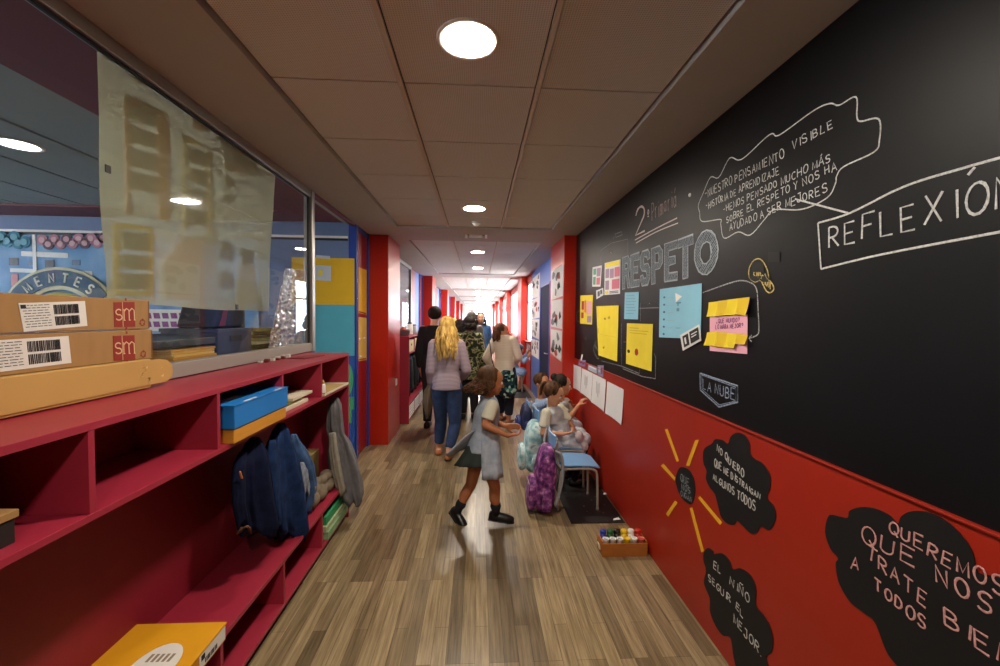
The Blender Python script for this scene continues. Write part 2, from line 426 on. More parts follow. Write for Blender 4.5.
# ---- classroom behind the first glazing, and the rooms beyond
cw = M('classroom_ceiling_panel', '#8e9ca0', .7)
dk = M('ceiling_joint_dark', '#23282b', .9)
cl = MB()
x = -1.95
while x > -7.7:
    cl.box(x-.585, x-.012, -3, 4.2, 2.62, 2.64); x -= .6
struct('ceiling_classroom', cl, cw)
struct('ceiling_classroom_joints', MB().box(-7.8, -1.4, -3, YEND, 2.641, 2.70), dk)
struct('ceiling_classroom_border', MB().box(-1.952, XG-.06, -3, 4.62, 2.60, 2.64).box(-7.8, -1.952, 4.2, 4.62, 2.60, 2.64), maroon)
struct('wall_classroom_end', MB().box(-7.8, XG-.07, 4.62, 4.72, 0, 2.60), M('muted_blue_wall', '#64789f', .6))
struct('trim_rail', MB().box(-7.8, XG-.075, 4.612, 4.62, 2.43, 2.455), whitep)
struct('trim_rail_dark', MB().box(-7.8, XG-.075, 4.611, 4.62, 2.405, 2.429), blackrub)
wc = MB().box(-7.8, -7.7, -3, YEND, 0, .95).box(-7.8, -7.7, -3, YEND, 2.35, 2.7).box(-7.8, -7.7, -3, 4.7, .95, 1.75)  # last box: unseen fill added across the near windows to dim the classroom
y = -3
while y < YEND: wc.box(-7.8, -7.7, y, y+.12, .95, 2.35); y += 1.6
struct('wall_classroom_outer', wc, cream_w)
struct('ceiling_rooms_beyond', MB().box(-7.8, XG-.07, 4.72, YEND, 2.60, 2.64), whitep)
for k in range(1, NB):
    struct('wall_room_divider', MB().box(-7.7, XG-.07, 4.62+PITCHY*k, 4.72+PITCHY*k, 0, 2.60), cream_w)

# ---- round downlights, the emergency luminaire and the smoke detector
def downlight(x, y, z, label, group=None, em=None):
    t = thing('downlight', (x, y, z), label, 'ceiling light', group)
    MB().lathe((x, y, z), [(.094, .002), (.094, -.004), (.112, -.006), (.116, -.001), (.116, .002)], 32).build('trim_ring', whitep, t, smooth=True)
    MB().lathe((x, y, z), [(.0935, .001), (.0935, -.003), (.001, -.0032)], 32).build('diffuser', em or emis('lamp_glow', LAMP_COLOR, LAMP_STRENGTH), t)
    return t
dl0 = downlight(-.045, 1.575, ZT, 'round recessed ceiling light nearest to the camera, largest and brightest of the row')
dlab = {1: 'second round ceiling light along the corridor, just before the plaster beam', 2: 'third round ceiling light, first one past the plaster beam', 3: 'fourth round ceiling light, second one past the plaster beam'}
for i, yy in enumerate([-.7, 3.94, 6.52, 8.58, 11.4, 13.6, 16.4, 18.6, 21.3, 23.5, 26.2, 28.4]):
    c = copy_tree(dl0, (-.045+.03*(yy > 6), yy, ZT if i else ZS))
    if i in dlab: c['label'] = dlab[i]
    else: c['label'] = 'round ceiling light in the far bright part of the corridor' if i else 'round ceiling light behind the viewpoint'; c['group'] = 'far downlights' if i else 'near downlights'
for p in [(-2.83, 2.75), (-3.0, .3), (-5.4, 2.75), (-5.4, .3)]:
    dlc = copy_tree(dlc, (p[0], p[1], 2.62)) if p[0] != -2.83 else downlight(p[0], p[1], 2.62, 'recessed round light in the classroom ceiling seen through the glass', 'classroom downlights', emis('classroom_lamp_glow', (.9, .95, 1.0), 14.0))
e = thing('emergency_light', (-.035, 5.07, ZS), 'slim white emergency light with two end brackets under the plaster beam', 'emergency light')
MB().box(-.115, .045, 5.035, 5.105, ZS-.028, ZS-.004).build('housing', whitep, e, bevel=.006)
MB().box(-.10, .03, 5.030, 5.034, ZS-.026, ZS-.008).build('diffuser', M('milky_lens', '#f4f4f6', .3), e, bevel=.002)
for x in (-.165, .075): MB().box(x, x+.03, 5.05, 5.09, ZS-.040, ZS).build('bracket', whitep, e, bevel=.005)
MB().box(-.165, .105, 5.062, 5.078, ZS-.010, ZS-.002).build('rail', M('grey_metal', '#807c78', .4, metal=.6), e)
t = thing('smoke_detector', (-.03, 4.50, ZT), 'small white smoke detector on the ceiling tile before the beam', 'smoke detector')
MB().lathe((-.03, 4.50, ZT), [(.05, .0), (.05, -.012), (.043, -.02), (.03, -.022), (.028, -.034), (.018, -.042), (.002, -.044)], 24).build('body', whitep, t, smooth=True)
MB().lathe((-.03, 4.50, ZT), [(.0505, -.008), (.053, -.010), (.0505, -.012)], 24).build('band', M('grey_metal'), t)
t = thing('light_switch', (-1.098, 5.77, 1.05), 'white light switch plate on the side of the left red column', 'light switch')
P = onX(396, 382, -1.10)
t.location = P; ORG[t.name] = Vector(P)
MB().box(-1.10, -1.092, P.y-.045, P.y+.045, P.z-.045, P.z+.045).build('plate', whitep, t, bevel=.003)
MB().box(-1.092, -1.087, P.y-.03, P.y+.03, P.z-.03, P.z+.03).build('rocker', whitep, t, bevel=.003)

# ================================================================ SHELVING
def shelf_unit(label, y0, y1, first_div, lower=True):
    t = thing('coat_shelf', (XS-.15, (y0+y1)/2, 0), label, 'shelf unit')
    xb = XG+.004
    MB().box(xb, XS, y0, y1, 1.280, 1.302).build('top_board', crim, t, bevel=.0015)
    MB().box(xb+.011, XS, y0+.019, y1-.019, 1.040, 1.060).build('middle_board', crim, t, bevel=.0015)
    MB().box(xb+.011, XS, y0+.019, y1-.019, .282, .304).build('bench_board', crim, t, bevel=.0015)
    MB().box(xb+.011, XS, y0+.019, y1-.019, .045, .063).build('bottom_board', crim, t, bevel=.0015)
    MB().box(xb+.02, XS-.03, y0+.01, y1-.01, 0, .045).build('plinth', M('dark_plinth', '#16090b', .6), t)
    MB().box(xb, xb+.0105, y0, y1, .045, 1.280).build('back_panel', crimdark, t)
    for y in (y0, y1-.019): MB().box(xb+.0105, XS, y, y+.019, .0, 1.280).build('end_panel', crim, t, bevel=.0015)
    y = first_div
    while y < y1-.2:
        MB().box(xb+.011, XS-.002, y-.0095, y+.0095, 1.0601, 1.2799).build('divider', crim, t, bevel=.001)
        MB().box(xb+.011, XS-.002, y-.0095, y+.0095, .0631, .2819).build('divider', crim, t, bevel=.001)
        y += .538
    y = first_div-.27
    while y < y1-.1:
        if y > y0+.1:
            h = MB().tube([(xb+.02, y, .985), (xb+.06, y, .985), (xb+.085, y, .955), (xb+.105, y, .955), (xb+.115, y, .985)], .006, 8)
            h.box(xb+.011, xb+.016, y-.018, y+.018, .955, 1.015); h.build('coat_hook', alu, t)
        y += .269
    return t
sh = shelf_unit('long crimson cubby shelf with bench under the near classroom window', -1.0, 3.318, 1.139-.538*3)
sh2 = shelf_unit('second crimson cubby shelf with coats, past the left red column', 6.19, 8.33, 6.75)
for k in range(2, 5):
    shelf_unit(['', '', 'third crimson cubby shelf further down the corridor, mostly hidden by people', 'fourth crimson cubby shelf far down the corridor', 'fifth crimson cubby shelf, farthest down the corridor'][k], 6.19+PITCHY*(k-1), 8.33+PITCHY*(k-1), 6.75+PITCHY*(k-1))
# ================================================================ RIGHT WALL: blackboard, chalk, papers, decals
def arc(cx, cy_, rx, ry, a0, a1, n=9):
    return [(cx+rx*math.cos(math.radians(a0+(a1-a0)*i/n)), cy_+ry*math.sin(math.radians(a0+(a1-a0)*i/n))) for i in range(n+1)]
G = {   # hand-drawn single-stroke letters in a box 0.62 wide, 1 high
 'A': [[(0,0),(.3,1),(.6,0)],[(.12,.36),(.48,.36)]], 'B': [[(0,0),(0,1)],[(0,1)]+arc(.2,.76,.3,.24,90,-90)+[(0,.52)],[(.05,.52)]+arc(.25,.26,.33,.26,90,-90)+[(0,0)]],
 'C': [arc(.34,.5,.34,.5,50,310)], 'D': [[(0,0),(0,1)],[(0,1)]+arc(.15,.5,.42,.5,90,-90)+[(0,0)]],
 'E': [[(.52,1),(0,1),(0,0),(.54,0)],[(0,.5),(.44,.52)]], 'F': [[(.54,1),(0,1),(0,0)],[(0,.5),(.42,.52)]],
 'G': [arc(.34,.5,.34,.5,50,350)+[(.36,.42)]], 'H': [[(0,0),(0,1)],[(.56,0),(.56,1)],[(0,.5),(.56,.52)]], 'I': [[(.25,0),(.25,1)]],
 'J': [[(.5,1),(.5,.25)]+arc(.27,.22,.23,.22,0,-180),[(.2,1),(.6,1)]], 'L': [[(0,1),(0,0),(.5,0)]], 'M': [[(0,0),(.02,1),(.32,.12),(.62,1),(.66,0)]],
 'N': [[(0,0),(0,1),(.55,0),(.55,1)]], 'O': [arc(.31,.5,.31,.5,80,440,14)], 'P': [[(0,0),(0,1)],[(0,1)]+arc(.2,.74,.32,.26,90,-90)+[(0,.48)]],
 'Q': [arc(.31,.5,.31,.5,80,440,14),[(.34,.3),(.62,-.1)]], 'R': [[(0,0),(0,1)],[(0,1)]+arc(.2,.74,.32,.26,90,-90)+[(0,.48)],[(.18,.48),(.56,0)]],
 'S': [arc(.3,.75,.26,.25,30,270)+arc(.3,.25,.28,.25,90,-150)], 'T': [[(-.02,1),(.6,1)],[(.29,1),(.29,0)]], 'U': [[(0,1),(0,.3)]+arc(.28,.28,.28,.28,180,360)+[(.56,1)]],
 'V': [[(0,1),(.28,0),(.56,1)]], 'X': [[(0,0),(.56,1)],[(0,1),(.56,0)]], 'Y': [[(0,1),(.28,.5),(.56,1)],[(.28,.5),(.2,0)]],
 'Z': [[(0,1),(.5,1),(0,0),(.52,0)]],
 '-': [[(.1,.5),(.5,.52)]], '.': [[(.1,.0),(.14,.06)]], '2': [[(0,.75)]+arc(.28,.72,.28,.28,170,-30)+[(0,0),(.6,.02)]],
 'º': [arc(.2,.85,.13,.13,0,360),[(.08,.62),(.34,.62)]], '?': [[(.05,.8)]+arc(.27,.75,.22,.25,170,-60)+[(.27,.3)],[(.26,.06),(.28,.0)]],
 'r': [[(0,0),(0,.6)],[(0,.4),(.14,.6),(.32,.58)]], 'i': [[(.15,0),(.15,.58)],[(.15,.8),(.17,.84)]], 'm': [[(0,0),(0,.58)],[(0,.45),(.14,.6),(.26,.5),(.27,0)],[(.27,.45),(.42,.6),(.54,.5),(.55,0)]],
 'a': [arc(.22,.28,.22,.28,40,330,10),[(.42,.58),(.44,0)]], 'á': [arc(.22,.28,.22,.28,40,330,10),[(.42,.58),(.44,0)],[(.2,.75),(.38,1)]], '¿': [arc(.27,.2,.22,.2,0,-230),[(.27,.75),(.28,.8)]],
 'ó': [arc(.25,.28,.24,.28,80,440,10),[(.2,.75),(.38,1)]]}
G['Á'] = G['A']+[[(.25,1.08),(.42,1.28)]]; G['Ó'] = G['O']+[[(.25,1.08),(.42,1.28)]]; G['Ñ'] = G['N']+[[(.05,1.14),(.2,1.24),(.35,1.14),(.5,1.24)]]
def strokes(text, jit=.03, rnd=None):
    """letters side by side -> list of polylines and total width"""
    rnd = rnd or random
    x = 0; out = []
    for ch in text:
        if ch == ' ': x += .45; continue
        dy = rnd.uniform(-jit, jit)*2; sc = 1+rnd.uniform(-jit, jit)*2; sk = rnd.uniform(-jit, jit)*2
        for st in G[ch]:
            out.append([(x+(px+sk*py)*sc*.95, py*sc+dy) for px, py in st])
        x += (.45 if ch in 'I.i' else .66 if ch in 'r' else .82)
    return out, x-.2
WX = XR-.0016
def wpt(px, py, X=None): return onX(px, py, XR if X is None else X)
NRM = Vector((1, 0, 0))
def wall_text(mb, text, p0, p1, h0, h1, w=.006, X=None, jit=.03, seed=1, slant=0):
    """chalk lettering on the wall plane: baseline p0->p1, cap heights h0,h1 (all read off the photograph)"""
    X = WX if X is None else X; rnd = random.Random(seed)
    A = wpt(*p0, X); B = wpt(*p1, X)
    HA = wpt(p0[0], p0[1]-h0, X).z-A.z; HB = wpt(p1[0], p1[1]-h1, X).z-B.z
    st, wd = strokes(text, jit, rnd)
    for s in st:
        pts = []
        for x, y in s:
            t = x/wd; h = HA+(HB-HA)*t
            pts.append(A+(B-A)*t+Vector((0, -slant*y*h, y*h)))
        mb.tube(pts, [w/2*(.8+.4*rnd.random()) for _ in pts], 6, flat=(NRM, .25))
    return mb
def wall_line(mb, pix, w=.006, X=None, smooth=True, closed=False):
    X = WX if X is None else X
    pts = [wpt(*p, X) for p in pix]
    if smooth: pts = smooth_line(pts, 5, closed)
    if closed: pts.append(pts[0])
    return mb.tube(pts, w/2, 6, flat=(NRM, .25))
def wall_poly(pix, X, th, smooth=0):
    pts = [wpt(*p, X) for p in pix]
    if smooth: pts = smooth_line(pts, smooth, True)
    return MB().prism(pts, (-th, 0, 0))
slate = M('chalkboard_slate', '#0b0c0f', .45, var=.2, vscale=2.2, spec=.2)
ck = chalk_material('white_chalk', '#c9c9c6', .8); ckd = chalk_material('thin_white_chalk', '#a9aaaa', .62)
ckp = chalk_material('pink_chalk', '#cf9a98', .85); ckh = chalk_material('pale_pink_chalk', '#dccfcb', .9); ckb = chalk_material('blue_chalk', '#8f9db4', .7); ckf = chalk_material('faint_chalk', '#7c8894', .3, 90); ckg = chalk_material('grey_blue_chalk', '#98a1a9', .72, 120); cko = chalk_material('pale_grey_chalk', '#b2bac0', .92)
cky = chalk_material('yellow_chalk', '#cbb878', .7)
bb = thing('blackboard', (1.182, 1, 1.117), 'long wall-sized blackboard covered in chalk writing on the right wall', 'blackboard')
MB().box(XR, 1.1895, -3, 4.984, 1.1165, ZS-.002).build('slate_surface', slate, bb)
def chalk(name, mb, mat, parent=None, label=None):
    o = mb.build(name, mat, parent or bb)
    if label: o['label'] = label
    return o
def px(ox, oy, sc, pts): return [(ox+x/sc, oy+y/sc) for x, y in pts]
# thought cloud (zoom origin 690,80, scale 4.16)
cloud = px(690, 80, 4.16, [(35,520),(55,470),(85,405),(120,405),(165,325),(215,330),(330,228),(370,230),(510,130),(580,98),(620,105),(690,70),(694,150),(710,172),(785,162),(788,250),(765,300),(640,360),(610,400),(605,430),(570,490),(465,538),(350,540),(310,580),(250,645),(200,632),(142,658),(128,600),(125,580),(50,588),(40,550)])
chalk('chalk_cloud', wall_line(MB(), cloud, .0048, closed=True), ck, label='white chalk thought cloud outline')
rows_ = [('-NUESTRO PENSAMIENTO', (62,492), (392,322), 38, 46), ('VISIBLE', (425,288), (600,198), 42, 46), ('-HISTORIA DE APRENDIZAJE', (66,540), (372,390), 32, 38),
 ('-HEMOS PENSADO MUCHO MÁS', (138,552), (585,340), 32, 42), ('SOBRE EL RESPETO Y NOS HA', (152,594), (612,372), 32, 44), ('AYUDADO A SER MEJORES', (165,628), (572,462), 34, 44)]
for i, (t_, a, b_, h0, h1) in enumerate(rows_):
    mb = MB(); wall_text(mb, t_, px(690,80,4.16,[a])[0], px(690,80,4.16,[b_])[0], h0/4.16*.82, h1/4.16*.82, .0038, seed=i, jit=.05, slant=-.1)
    chalk('chalk_writing', mb, ck)
# framed word at the far right of the board
mb = MB(); wall_line(mb, [(818,223),(850,213),(903,187),(960,169),(1010,155),(1060,141)], .0065); wall_line(mb, [(818,223),(821,269)], .0065, smooth=False); wall_line(mb, [(821,269),(870,257),(930,245),(1000,232),(1060,221)], .0065); wall_line(mb, [(795,199),(848,213)], .006, smooth=False); wall_line(mb, [(968,175),(975,167)], .007, smooth=False)
chalk('chalk_frame', mb, ck)
chalk('chalk_writing', wall_text(MB(), 'REFLEXION', (829,247), (1022,205), 21, 34, .0062, seed=4, slant=-.04), ck, label='large white chalk word in a frame')
# class name with double underline
chalk('chalk_writing', wall_text(MB(), '2', (635.5,235.5), (645.5,231), 26, 27, .018, seed=9, jit=0), ckh, label='pink chalk figure two')
chalk('chalk_writing', wall_text(MB(), 'º', (647,228), (650,227), 18, 18, .008, seed=9, jit=0), ckh)
chalk('chalk_writing', wall_text(MB(), 'Primariá', (652,220), (677,205), 17, 19, .006, seed=3, slant=-.1), chalk_material('dim_pink_chalk', '#b8a3a0', .75))
mb = MB(); wall_line(mb, [(635,240),(655,229),(677,218)], .008); wall_line(mb, [(636,243),(656,232),(678,223)], .007); chalk('chalk_underline', mb, ckh)
# big hollow block word
A0, A1 = (622.5, 289), (718, 272.5); T0, T1 = (622.5, 258), (718, 226.5)
BA, BB_ = wpt(*A0, WX), wpt(*A1, WX); TA, TB_ = wpt(*T0, WX), wpt(*T1, WX)
def blk(u, v): p = BA+(BB_-BA)*u; q = TA+(TB_-TA)*u; return p+(q-p)*v
word = 'RESPETO'; fill = MB(); outl = MB()
yr = random.Random(5)
BW, BH = .30, .22
BL = {'R': [[(0,0),(0,1),(.75,1),(1,.85),(1,.55),(.8,.45),(1,0),(.68,0),(.5,.4),(.34,.4),(.34,0)], [(.34,.62),(.34,.8),(.62,.8),(.68,.71),(.62,.62)]],
 'E': [[(0,0),(0,1),(1,1),(1,.8),(.36,.8),(.36,.61),(.86,.61),(.86,.41),(.36,.41),(.36,.2),(1,.2),(1,0)]],
 'S': [[(0,.18),(.2,0),(.8,0),(1,.18),(1,.46),(.8,.6),(.4,.62),(.34,.72),(.42,.82),(.7,.8),(.74,.7),(1,.74),(.98,.88),(.8,1),(.2,1),(0,.86),(0,.56),(.2,.44),(.6,.4),(.68,.28),(.6,.2),(.36,.2),(.28,.3),(0,.28)]],
 'P': [[(0,0),(0,1),(.75,1),(1,.85),(1,.5),(.75,.38),(.34,.38),(.34,0)], [(.34,.56),(.34,.82),(.62,.82),(.7,.7),(.62,.56)]],
 'T': [[(.33,0),(.33,.78),(0,.78),(0,1),(1,1),(1,.78),(.67,.78),(.67,0)]],
 'O': [[(x*.5+.5, y*.5+.5) for x, y in arc(0,0,1,1,0,340,16)], [(x*.24+.5, y*.26+.5) for x, y in arc(0,0,1,1,0,320,8)]]}
starts = [0, .135, .275, .42, .565, .70, .835]; wid = .125
for ch, u0 in zip(word, starts):
    w_ = wid if ch != 'O' else .165
    for lo in BL[ch]:
        p = [blk(u0+x*w_, y) for x, y in lo]
        for kk in range(2):
            jit_ = [q+Vector((0, yr.uniform(-.004, .004), yr.uniform(-.004, .004))) for q in p]
            outl.tube(jit_+[jit_[0]], .0035, 6, flat=(NRM, .2))
    # crosswise hatching filling the letter
    def inside(x, y, poly):
        c = False; j = len(poly)-1
        for i in range(len(poly)):
            if (poly[i][1] > y) != (poly[j][1] > y) and x < (poly[j][0]-poly[i][0])*(y-poly[i][1])/(poly[j][1]-poly[i][1]+1e-12)+poly[i][0]: c = not c
            j = i
        return c
    for s_ in range(-12, 26):
        seg = []
        for i in range(40):
            x = i/39; y = (s_/14)+x*.8
            ok = 0 <= y <= 1 and inside(x, y, BL[ch][0]) and not (len(BL[ch]) > 1 and inside(x, y, BL[ch][1]))
            if ok: seg.append(blk(u0+x*w_, y+yr.uniform(-.01, .01)))
            if (not ok or i == 39) and len(seg) > 1: fill.tube([seg[0], seg[-1]], .0042, 5, flat=(NRM, .2)); seg = []
            elif not ok: seg = []
chalk('chalk_hatching', fill, ckg, label='grey-blue chalk hatching filling the big word')
chalk('chalk_block_letters', outl, cko, label='large hollow grey-blue chalk word')
# light bulb doodle, arrow, thin guide lines (zoom origin 650,240 scale 3.7)
mb = MB(); z = 3.7
wall_line(mb, px(650,240,z,[(440,140),(432,105),(410,72),(385,75),(367,105),(368,140),(388,155),(408,150),(418,165),(430,188),(445,195),(458,182),(452,162),(432,140),(425,125)]), .006)
chalk('chalk_bulb', mb, cky); chalk('chalk_writing', wall_text(MB(), 'EMOCION', px(650,240,z,[(384,128)])[0], px(650,240,z,[(446,182)])[0], 7.0, 7.0, .005, seed=8), cky)
mb = MB(); wall_line(mb, px(650,240,z,[(195,195),(250,175),(300,158),(340,150),(380,162),(396,190),(400,260),(403,330),(396,352),(366,364)]), .006); wall_line(mb, px(650,240,z,[(376,352),(365,364),(376,376)]), .006, smooth=False)
chalk('chalk_arrow', mb, ckd)
mb = MB(); wall_line(mb, px(650,240,z,[(185,493),(325,540),(325,600),(255,618),(186,555),(185,493)]), .008, smooth=False); wall_line(mb, px(650,240,z,[(192,500),(318,545),(318,596),(256,610),(192,552),(192,500)]), .004, smooth=False)
chalk('chalk_frame', mb, ckb, label='blue chalk pointed box')
chalk('chalk_writing', wall_text(MB(), 'LA NUBE', (703,389), (735,401), 9, 11, .006, seed=2), ckb)
mb = MB()
wall_line(mb, px(570,180,5.55,[(172,470),(170,390),(230,350),(320,328),(322,440)]), .005, smooth=False)
wall_line(mb, px(570,180,5.55,[(250,300),(285,287),(290,305),(255,318),(250,300)]), .005, smooth=False); wall_line(mb, px(570,180,5.55,[(245,315),(240,330)]), .005, smooth=False)
z = 4.757
wall_line(mb, px(570,240,z,[(330,325),(425,322)]), .005, smooth=False); wall_line(mb, px(570,240,z,[(335,390),(335,300)]), .004, smooth=False)
wall_line(mb, px(570,240,z,[(245,395),(245,600),(150,575)]), .005, smooth=False); wall_line(mb, px(570,240,z,[(245,600),(330,635),(330,610)]), .005, smooth=False)
wall_line(mb, px(570,240,z,[(400,540),(408,560),(406,660),(345,650),(250,612)]), .006, smooth=False)
wall_line(mb, px(570,240,z,[(125,480),(112,520),(132,565),(138,540),(118,500)]), .006); wall_line(mb, px(570,240,z,[(50,335),(35,345),(32,380),(48,390)]), .007)
wall_line(mb, px(570,240,z,[(255,485),(268,485)]), .005, smooth=False)
chalk('chalk_guide_lines', mb, ckd)
mb = MB(); wall_text(mb, 'BIEN', px(570,240,z,[(72,475)])[0], px(570,240,z,[(112,470)])[0], 5, 5, .005, seed=4); chalk('chalk_writing', mb, ckf)
mb = MB(); wall_text(mb, 'PENSAMOS', px(570,240,z,[(332,312)])[0], px(570,240,z,[(424,308)])[0], 3, 3.5, .003, seed=4); chalk('chalk_writing', mb, ckf)
# smears of wiped chalk
mb = MB()
for (a, b_) in (((752,262),(764,272)), ((768,252),(780,262)), ((748,276),(770,282))):
    mb.prism([wpt(a[0],a[1],WX), wpt(b_[0],a[1],WX), wpt(b_[0],b_[1],WX), wpt(a[0],b_[1],WX)], (-.0006,0,0))
chalk('wiped_smear', mb, M('wiped_dark', '#0a0a0b', .7))
for k, p in enumerate([(690,195),(611,253)]):
    q = wpt(*p, WX); t = tag(MB().ball(q, (.008, .011, .011), n=10, m_=6).build('magnet', whitep, smooth=True), ['small round white magnet at the left end of the thought cloud', 'small round white magnet above the two printed photo sheets'][k], 'magnet')

# ---- papers pinned to the board: quads read off the photograph, placed on the wall
def paper(name, quad, mat, label, cat='paper', X=None, th=.0015, group=None, curl=.012):
    X = XR-.002 if X is None else X
    a, b_, c, d = [wpt(*p, X) for p in quad]      # tl, tr, br, bl
    t = MB(); N = 6; rings = []
    for j in range(N+1):
        r1 = []; r2 = []
        for i in range(N+1):
            u, v = i/N, j/N
            p = a*(1-u)*(1-v)+b_*u*(1-v)+c*u*v+d*(1-u)*v
            lift = curl*((abs(u-.5)*2)**3)*(v**2)
            r1.append(p+Vector((-lift, 0, 0))); r2.append(p+Vector((-lift-th, 0, 0)))
        rings.append(r1+r2[::-1])
    t.loft(rings)
    o = t.build(name, mat, smooth=False)
    return tag(o, label, cat, group)
def on_paper(parent, quad, name, mat, shapes, X=None, th=.0012):
    """flat printed / drawn pieces given in 0..1 paper coordinates"""
    X = XR-.0045 if X is None else X
    a, b_, c, d = [wpt(*p, X) for p in quad]
    mb = MB()
    for sh_ in shapes:
        mb.prism([a*(1-u)*(1-v)+b_*u*(1-v)+c*u*v+d*(1-u)*v for u, v in sh_], (-th, 0, 0))
    return mb.build(name, mat, parent)
def rc(u0, v0, u1, v1): return [(u0,v0),(u1,v0),(u1,v1),(u0,v1)]
def blob(u, v, r, s=1.0, n=10): return [(u+r*math.cos(2*math.pi*i/n), v+r*s*math.sin(2*math.pi*i/n)) for i in range(n)]
yel = M('yellow_card', '#e6cf2c', .7, var=.05); cyan = M('light_blue_card', '#86c0d6', .7, var=.05); wht = M('white_paper', '#dcdcdc', .75); pnk = M('pink_paper', '#dfa3b4', .7); ink = M('black_ink', '#17171a', .7); blu_i = M('blue_ink', '#4a5f86', .7); red_i = M('red_ink', '#a8302a', .7); grn_i = M('green_print', '#4f9a74', .7); org_i = M('orange_print', '#d8703a', .7); mau = M('mauve_print', '#9a7f97', .7); pen = M('faint_pencil', '#9aa0a8', .8); ochre = M('ochre_ink', '#b79a20', .7)
FLAT = 0.0
z = 4.757
Q = px(570,240,z,[(108,130),(152,120),(145,222),(106,222)]); p = paper('photo_sheet', Q, wht, 'small printed sheet with green and pink pictures at the far end of the blackboard', 'printed sheet', curl=FLAT)
on_paper(p, Q, 'printed_picture', grn_i, [rc(.1,.1,.42,.4), rc(.1,.5,.4,.9)]); on_paper(p, Q, 'printed_picture', mau, [rc(.5,.1,.9,.5)]); on_paper(p, Q, 'printed_picture', M('rose_print', '#c66a80', .7), [rc(.5,.56,.9,.9)])
Q = px(570,240,z,[(166,110),(241,92),(238,256),(164,262)]); p = paper('photo_sheet', Q, wht, 'larger printed sheet with rows of pink and grey photos left of the big chalk word', 'printed sheet', curl=FLAT)
on_paper(p, Q, 'title_strip', yel, [rc(.05,.02,.95,.14), rc(.05,.88,.25,.97)]); on_paper(p, Q, 'printed_picture', mau, [rc(.06,.2,.3,.48), rc(.36,.22,.6,.5), rc(.06,.56,.3,.84)]); on_paper(p, Q, 'printed_picture', M('rose_print'), [rc(.66,.2,.95,.48), rc(.5,.55,.95,.84)]); on_paper(p, Q, 'printed_lines', ink, [rc(.35,.9,.9,.92), rc(.35,.94,.9,.96)])
Q = px(570,240,z,[(125,240),(158,228),(160,262),(126,282)]); p = paper('photo_sheet', Q, wht, 'tiny tilted white picture card hanging under the two printed photo sheets', 'picture card', curl=FLAT)
on_paper(p, Q, 'printed_picture', M('dark_grey_print', '#55565c', .7), [rc(.2,.2,.5,.8), rc(.58,.15,.85,.7)])
Q = px(570,240,z,[(50,264),(110,261),(105,402),(48,398)]); p = paper('yellow_poster', Q, yel, 'small yellow sheet with red and pink printed cards beside the right red column', 'poster', curl=FLAT)
on_paper(p, Q, 'printed_picture', red_i, [rc(.12,.2,.32,.5), rc(.1,.6,.3,.8)]); on_paper(p, Q, 'printed_picture', org_i, [rc(.36,.18,.5,.6)]); on_paper(p, Q, 'printed_card', pnk, [rc(.55,.2,.92,.66)]); on_paper(p, Q, 'printed_picture', mau, [rc(.6,.72,.92,.94)])
Q = px(570,240,z,[(126,315),(232,311),(224,578),(136,548)]); p = paper('yellow_poster', Q, yel, 'tall yellow card with a few small doodles, left of the other plain yellow card', 'poster', curl=FLAT)
on_paper(p, Q, 'doodle', ochre, [blob(.42,.25,.05,.5), blob(.6,.23,.05,.5), rc(.3,.8,.36,.815), rc(.34,.78,.36,.83), rc(.02,.45,.05,.55), rc(.1,.57,.9,.573)]); on_paper(p, Q, 'doodle', ink, [blob(.4,.25,.02), blob(.62,.22,.02), blob(.3,.82,.02)])
Q = px(570,240,z,[(272,396),(395,400),(388,625),(267,588)]); p = paper('yellow_poster', Q, yel, 'yellow card with a black and a red spot, under the small light blue card', 'poster', curl=FLAT)
on_paper(p, Q, 'spot', ink, [blob(.1,.68,.06,.75)]); on_paper(p, Q, 'spot', red_i, [blob(.43,.66,.07,1.2)]); on_paper(p, Q, 'pencil_lines', ochre, [rc(.12,.1,.5,.115), rc(.12,.16,.85,.172), rc(.12,.22,.8,.232)])
Q = px(570,240,z,[(262,250),(328,247),(324,378),(258,376)]); p = paper('blue_card', Q, cyan, 'small light blue card above the spotted yellow card', 'card', curl=FLAT)
on_paper(p, Q, 'pencil_lines', blu_i, [rc(.12,.12+.11*i,.7+.2*((i*7) % 3)/3,.13+.11*i) for i in range(7)])
z = 3.7
Q = px(650,240,z,[(37,182),(192,160),(188,366),(34,360)]); p = paper('blue_card', Q, cyan, 'large light blue card with a column of dots in the middle of the blackboard', 'card', curl=FLAT)
[on_paper(p, Q, 'doodle_dot', blu_i, [blob(.13,.18+.15*i,.028,.8)]) for i in range(6)]; on_paper(p, Q, 'doodle', M('grey_blue_ink', '#5b86a0', .7), [rc(.45,.3,.56,.33), rc(.48,.3,.5,.38), rc(.46,.42,.52,.48), rc(.45,.8,.55,.81)]); on_paper(p, Q, 'sticker', whitep, [[(.42,.12),(.58,.2),(.44,.3)]])
on_paper(p, Q, 'pencil_lines', pen, [rc(.2,.2+.15*i,.38+.05*(i % 2),.206+.15*i) for i in range(5)])
Q = px(650,240,z,[(112,352),(183,312),(190,372),(122,410)]); p = paper('picture_card', Q, wht, 'small tilted white card with two black squares at the corner of the large blue card', 'picture card', X=XR-.006, curl=FLAT)
on_paper(p, Q, 'printed_square', ink, [rc(.1,.15,.4,.85), rc(.48,.12,.92,.85)], X=XR-.009); on_paper(p, Q, 'printed_mark', wht, [rc(.18,.3,.26,.7), rc(.55,.3,.85,.36), rc(.55,.46,.8,.52)], X=XR-.0105)
Q = px(650,240,z,[(222,285),(362,275),(360,422),(222,410)]); p = paper('pink_note', Q, pnk, 'pink note with handwriting between two rows of yellow sticky notes', 'note', curl=FLAT)
